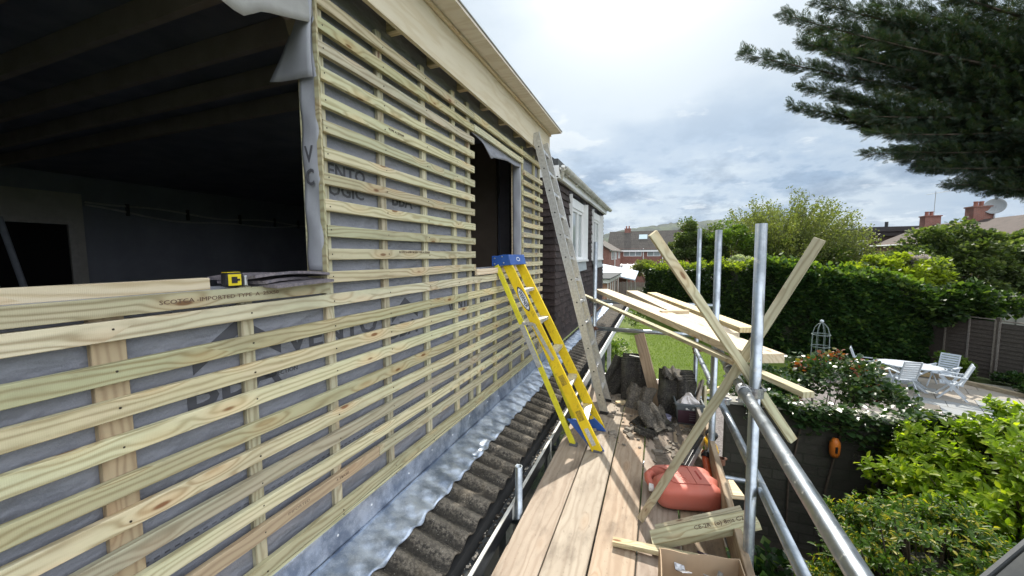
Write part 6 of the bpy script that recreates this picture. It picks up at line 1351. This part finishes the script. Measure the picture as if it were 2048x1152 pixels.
for (a, c, z0_, z1_) in ((46.0, 48.2, -.5, .55), (50.0, 51.6, -.5, .55), (54.0, 56.0, -.4, .55)):
    f_ = MB(); f_.span((-5.14, a, z0_), (-5.05, c, z0_+.08)); f_.span((-5.14, a, z1_-.08), (-5.05, c, z1_))
    for q in (a, (a+c)/2-.04, c-.08): f_.span((-5.141, q, z0_+.0805), (-5.049, q+.08, z1_-.0805))
    w_ = f_.build('window', M['white'], H2); f_ = MB(); f_.span((-5.13, a+.04, z0_+.04), (-5.08, c-.04, z1_-.04)); f_.build('pane', M['glass'], w_)
b = MB(); b.tube([(-5.05, 49.2, .7), (-5.05, 49.2, GZ)], .06, 8); b.build('downpipe', M['white'], H2)
b = MB(); b.tube([(-4.95, 43.7, .52), (-4.95, 58.4, .52)], .06, 8); b.build('gutter', M['white'], H2)
# flat-roofed brick extension, blue-grey glazed lean-to, tiled outbuilding
EX = thing('brick_extension', 'orange brick flat-roofed extension with white framed glazing behind the scaffold', 'extension', (-3.6, 26, GZ))
b = MB(); b.span((-6.5, 25.0, GZ), (-3.05, 33.0, -1.75)); b.build('wall', M['brick2'], EX)
b = MB(); b.span((-6.7, 24.8, -1.7495), (-2.9, 33.2, -1.50)); b.build('fascia', M['whitedirty'], EX); b = MB(); b.span((-6.8, 24.7, -1.4995), (-2.8, 33.3, -1.44)); b.build('flat_roof', M['felt'], EX)
for k in range(6): b = MB(); b.span((-3.045, 25.3+k*1.4, GZ), (-2.98, 25.42+k*1.4, -1.75)); b.build('glazing_bar', M['white'], EX)
CO = thing('glazed_lean_to', 'pale blue polycarbonate lean-to roof on a dark brick outbuilding', 'conservatory', (-3.4, 36, GZ))
b = MB(); b.add([(-5.6, 33.0, -1.15), (-1.75, 33.0, -1.98), (-1.75, 38.5, -1.50), (-5.6, 38.5, -.72), (-5.6, 33.0, -1.25), (-1.75, 33.0, -2.08), (-1.75, 38.5, -1.60), (-5.6, 38.5, -.82)], [(0, 1, 2, 3), (7, 6, 5, 4), (0, 4, 5, 1), (1, 5, 6, 2), (2, 6, 7, 3), (3, 7, 4, 0)]); b.build('roof', plain('polycarbonate', (0.50, 0.60, 0.70), .35, vary=.05), CO)
b = MB(); b.span((-5.4, 34.4, GZ), (-2.5, 34.6, -2.0)); b.build('wall', M['brick'], CO)
for k in range(3): b = MB(); b.span((-1.85+.0*k-.32*k, 34.05, GZ), (-1.78-.32*k, 34.12, -2.02+.06*k)); b.build('post', M['white'], CO)
CO2 = thing('conservatory', 'conservatory with glazed roof bars attached to the red brick house', 'conservatory', (-4.4, 55, GZ))
b = MB(); b.prism([(-6.6, 52.0, -2.15), (-6.6, 57.5, -1.25), (-6.6, 57.5, -1.33), (-6.6, 52.0, -2.23)], (6.0, 0, 0)); b.build('roof', plain('dull_glazing', (0.30, 0.31, 0.32), .3), CO2)
for k in range(8): b = MB(); b.beam((-6.6+k*.84, 52.0, -2.11), (-6.6+k*.84, 57.5, -1.21), .09, .05); b.build('roof_bar', M['white'], CO2)
b = MB(); b.span((-6.6, 52.0, GZ), (-.6, 52.1, -2.24)); b.build('wall', M['brick'], CO2)
GF = thing('picket_fence', 'grey garden fence with gate between the outbuilding and hedge', 'fence', (-1.9, 30.5, GZ))
for k in range(13): b = MB(); b.span((-2.75+k*.145, 30.5, GZ), (-2.63+k*.145, 30.53, -2.05+.04*(k % 2))); b.build('fence_board', M['greywood'], GF)
b = MB(); b.span((-3.3, 30.45, GZ), (-2.95, 30.6, -1.95)); b.build('gate_post', M['greywood'], GF)
LB = MB(); LB.beam((-3.2, 28.0, -3.45), (-1.6, 28.0, -3.45), .05, .08); LB.beam((-3.2, 28.0, -3.95), (-1.6, 28.0, -3.95), .05, .08)
for k in range(5): LB.beam((-3.2+k*.4, 28.0, -3.95), (-2.9+k*.36, 28.0, -3.45), .04, .05)
tag(LB.build('trellis', M['white']), 'low white trellis rail before the outbuilding', 'trellis')
# right-hand houses
RH, RR = house('brick_house', 'brick house under a long brown ribbed roof behind the leafy trees', 21.0, 28.2, 24.0, 50.5, 1.0, 2.75, 'y', M['brick2'], M['roof2'], [], .4, [])
for (x_, y_, w_, h_) in ((24.5, 49.6, 1.15, .75), (24.6, 43.6, 1.3, .95)):
    b = MB(); b.box((x_, y_, 2.5+h_/2), (w_, w_*.75, h_+.6)); b.box((x_, y_, 2.8+h_+.03), (w_+.14, w_*.75+.14, .10)); b.build('chimney', M['brick'], RR)
    for s in (-.28, .05): b = MB(); b.lathe((x_+s, y_, 2.88+h_), [(.15, 0), (.13, .30), (.16, .32), (.15, .40), (.1, .40)], 10); b.build('chimney_pot', plain('clay_pot', (0.28, 0.11, 0.08), .8), RR)
for k in range(6): b = MB(); b.span((20.94, 25+k*4.2, -2.6), (20.995, 26.6+k*4.2, -1.5)); b.span((20.90, 24.95+k*4.2, -2.7), (20.939, 26.65+k*4.2, -2.6)); b.span((20.90, 25.7+k*4.2, -2.5995), (20.9395, 25.8+k*4.2, -1.5)); b.build('window', M['white'], RH)
b = MB(); b.tube([(20.55, 23.6, .78), (20.55, 50.9, .78)], .07, 8); b.build('gutter', M['white'], RH)
AE = thing('tv_aerial', 'thin television aerial on a mast above the left chimney', 'aerial', (25.0, 50.2, 2.7))
b = MB(); b.tube([(25.0, 50.1, 2.3), (25.0, 50.1, 6.0)], .03, 6); b.build('mast', M['steel'], AE); b = MB(); b.tube([(24.3, 50.1, 5.72), (26.1, 50.1, 5.98)], .02, 5)
for k in range(9): b.tube([(24.4+k*.2, 49.85, 5.74+k*.029), (24.4+k*.2, 50.35, 5.74+k*.029)], .012, 4)
b.build('antenna', M['steel'], AE)
DI = thing('satellite_dish', 'grey satellite dish on a pole beside the right chimney', 'satellite dish', (25.1, 43.0, 2.7))
b = MB(); dp = Vector((25.15, 43.0, 3.72)); b.lathe(dp, [(0, .0), (.3, .03), (.5, .10), (.62, .19), (.61, .20), (.5, .12), (.3, .05), (0, .02)], 24, 0, Vector((-.62, -.75, .12))); b.build('dish', plain('dish_grey', (0.42, 0.43, 0.44), .5), DI, True)
b = MB(); b.tube([(25.15, 43.05, 2.3), (25.15, 43.05, 5.2)], .035, 6); b.build('mast', M['steel'], DI); b = MB(); b.tube([dp, dp+Vector((-.40, -.52, -.1))], .02, 5); b.build('arm', M['steel'], DI)
FH = thing('flat_roofed_house', 'dark flat-roofed house with white window between feathery tree and leafy trees', 'house', (25, 52, GZ))
b = MB(); b.span((18.6, 53.0, GZ), (28.0, 60.0, 1.9)); b.build('wall', plain('dark_brick_wall', (0.075, 0.05, 0.045), .85, scale=2), FH); b = MB(); b.span((18.2, 52.6, 1.9005), (28.4, 60.4, 2.35)); b.span((21.0, 52.4, 2.3505), (28.4, 60.4, 2.85)); b.build('roof', plain('dark_roof_edge', (0.045, 0.04, 0.042), .8), FH)
f_ = MB(); 
for q in (19.45, 20.15, 20.75): f_.span((q, 52.93, .05), (q+.11, 52.999, 1.35))
f_.span((19.45, 52.925, -.06), (20.86, 52.999, .0495)); f_.span((19.45, 52.925, 1.3505), (20.86, 52.999, 1.46)); w_ = f_.build('window', M['white'], FH); f_ = MB(); f_.span((19.5, 52.96, .05), (20.8, 52.998, 1.35)); f_.build('pane', M['curtain'], w_)
b = MB(); b.tube([(23.1, 54, 2.8), (23.1, 54, 3.45)], .16, 8); b.build('flue', M['black'], FH)
shrub('background_tree', 'distant bright green tree crown beyond the ribbed roof at the right edge', 'tree', (44.0, 62.0, .6), (4.0, 3.0, 4.2), 60, 7000, 1.0, .35, M['lf_yellow'])

# ================================================================ HAZE
b = MB(); b.span((-3200, -60, GZ-1.2), (4600, 5400, 330)); HZ = b.build('haze', None); HZ['kind'] = 'stuff'; HZ['label'] = 'thin bright haze in the air towards the hills'
m_, t = newmat('haze'); t.t.nodes.clear(); vol = t.n('ShaderNodeVolumePrincipled', {'Color': (0.86, 0.92, 1.0, 1), 'Density': 0.00006, 'Anisotropy': 0.0}); t.n('ShaderNodeOutputMaterial', {'Volume': vol}); HZ.data.materials.clear(); HZ.data.materials.append(m_)
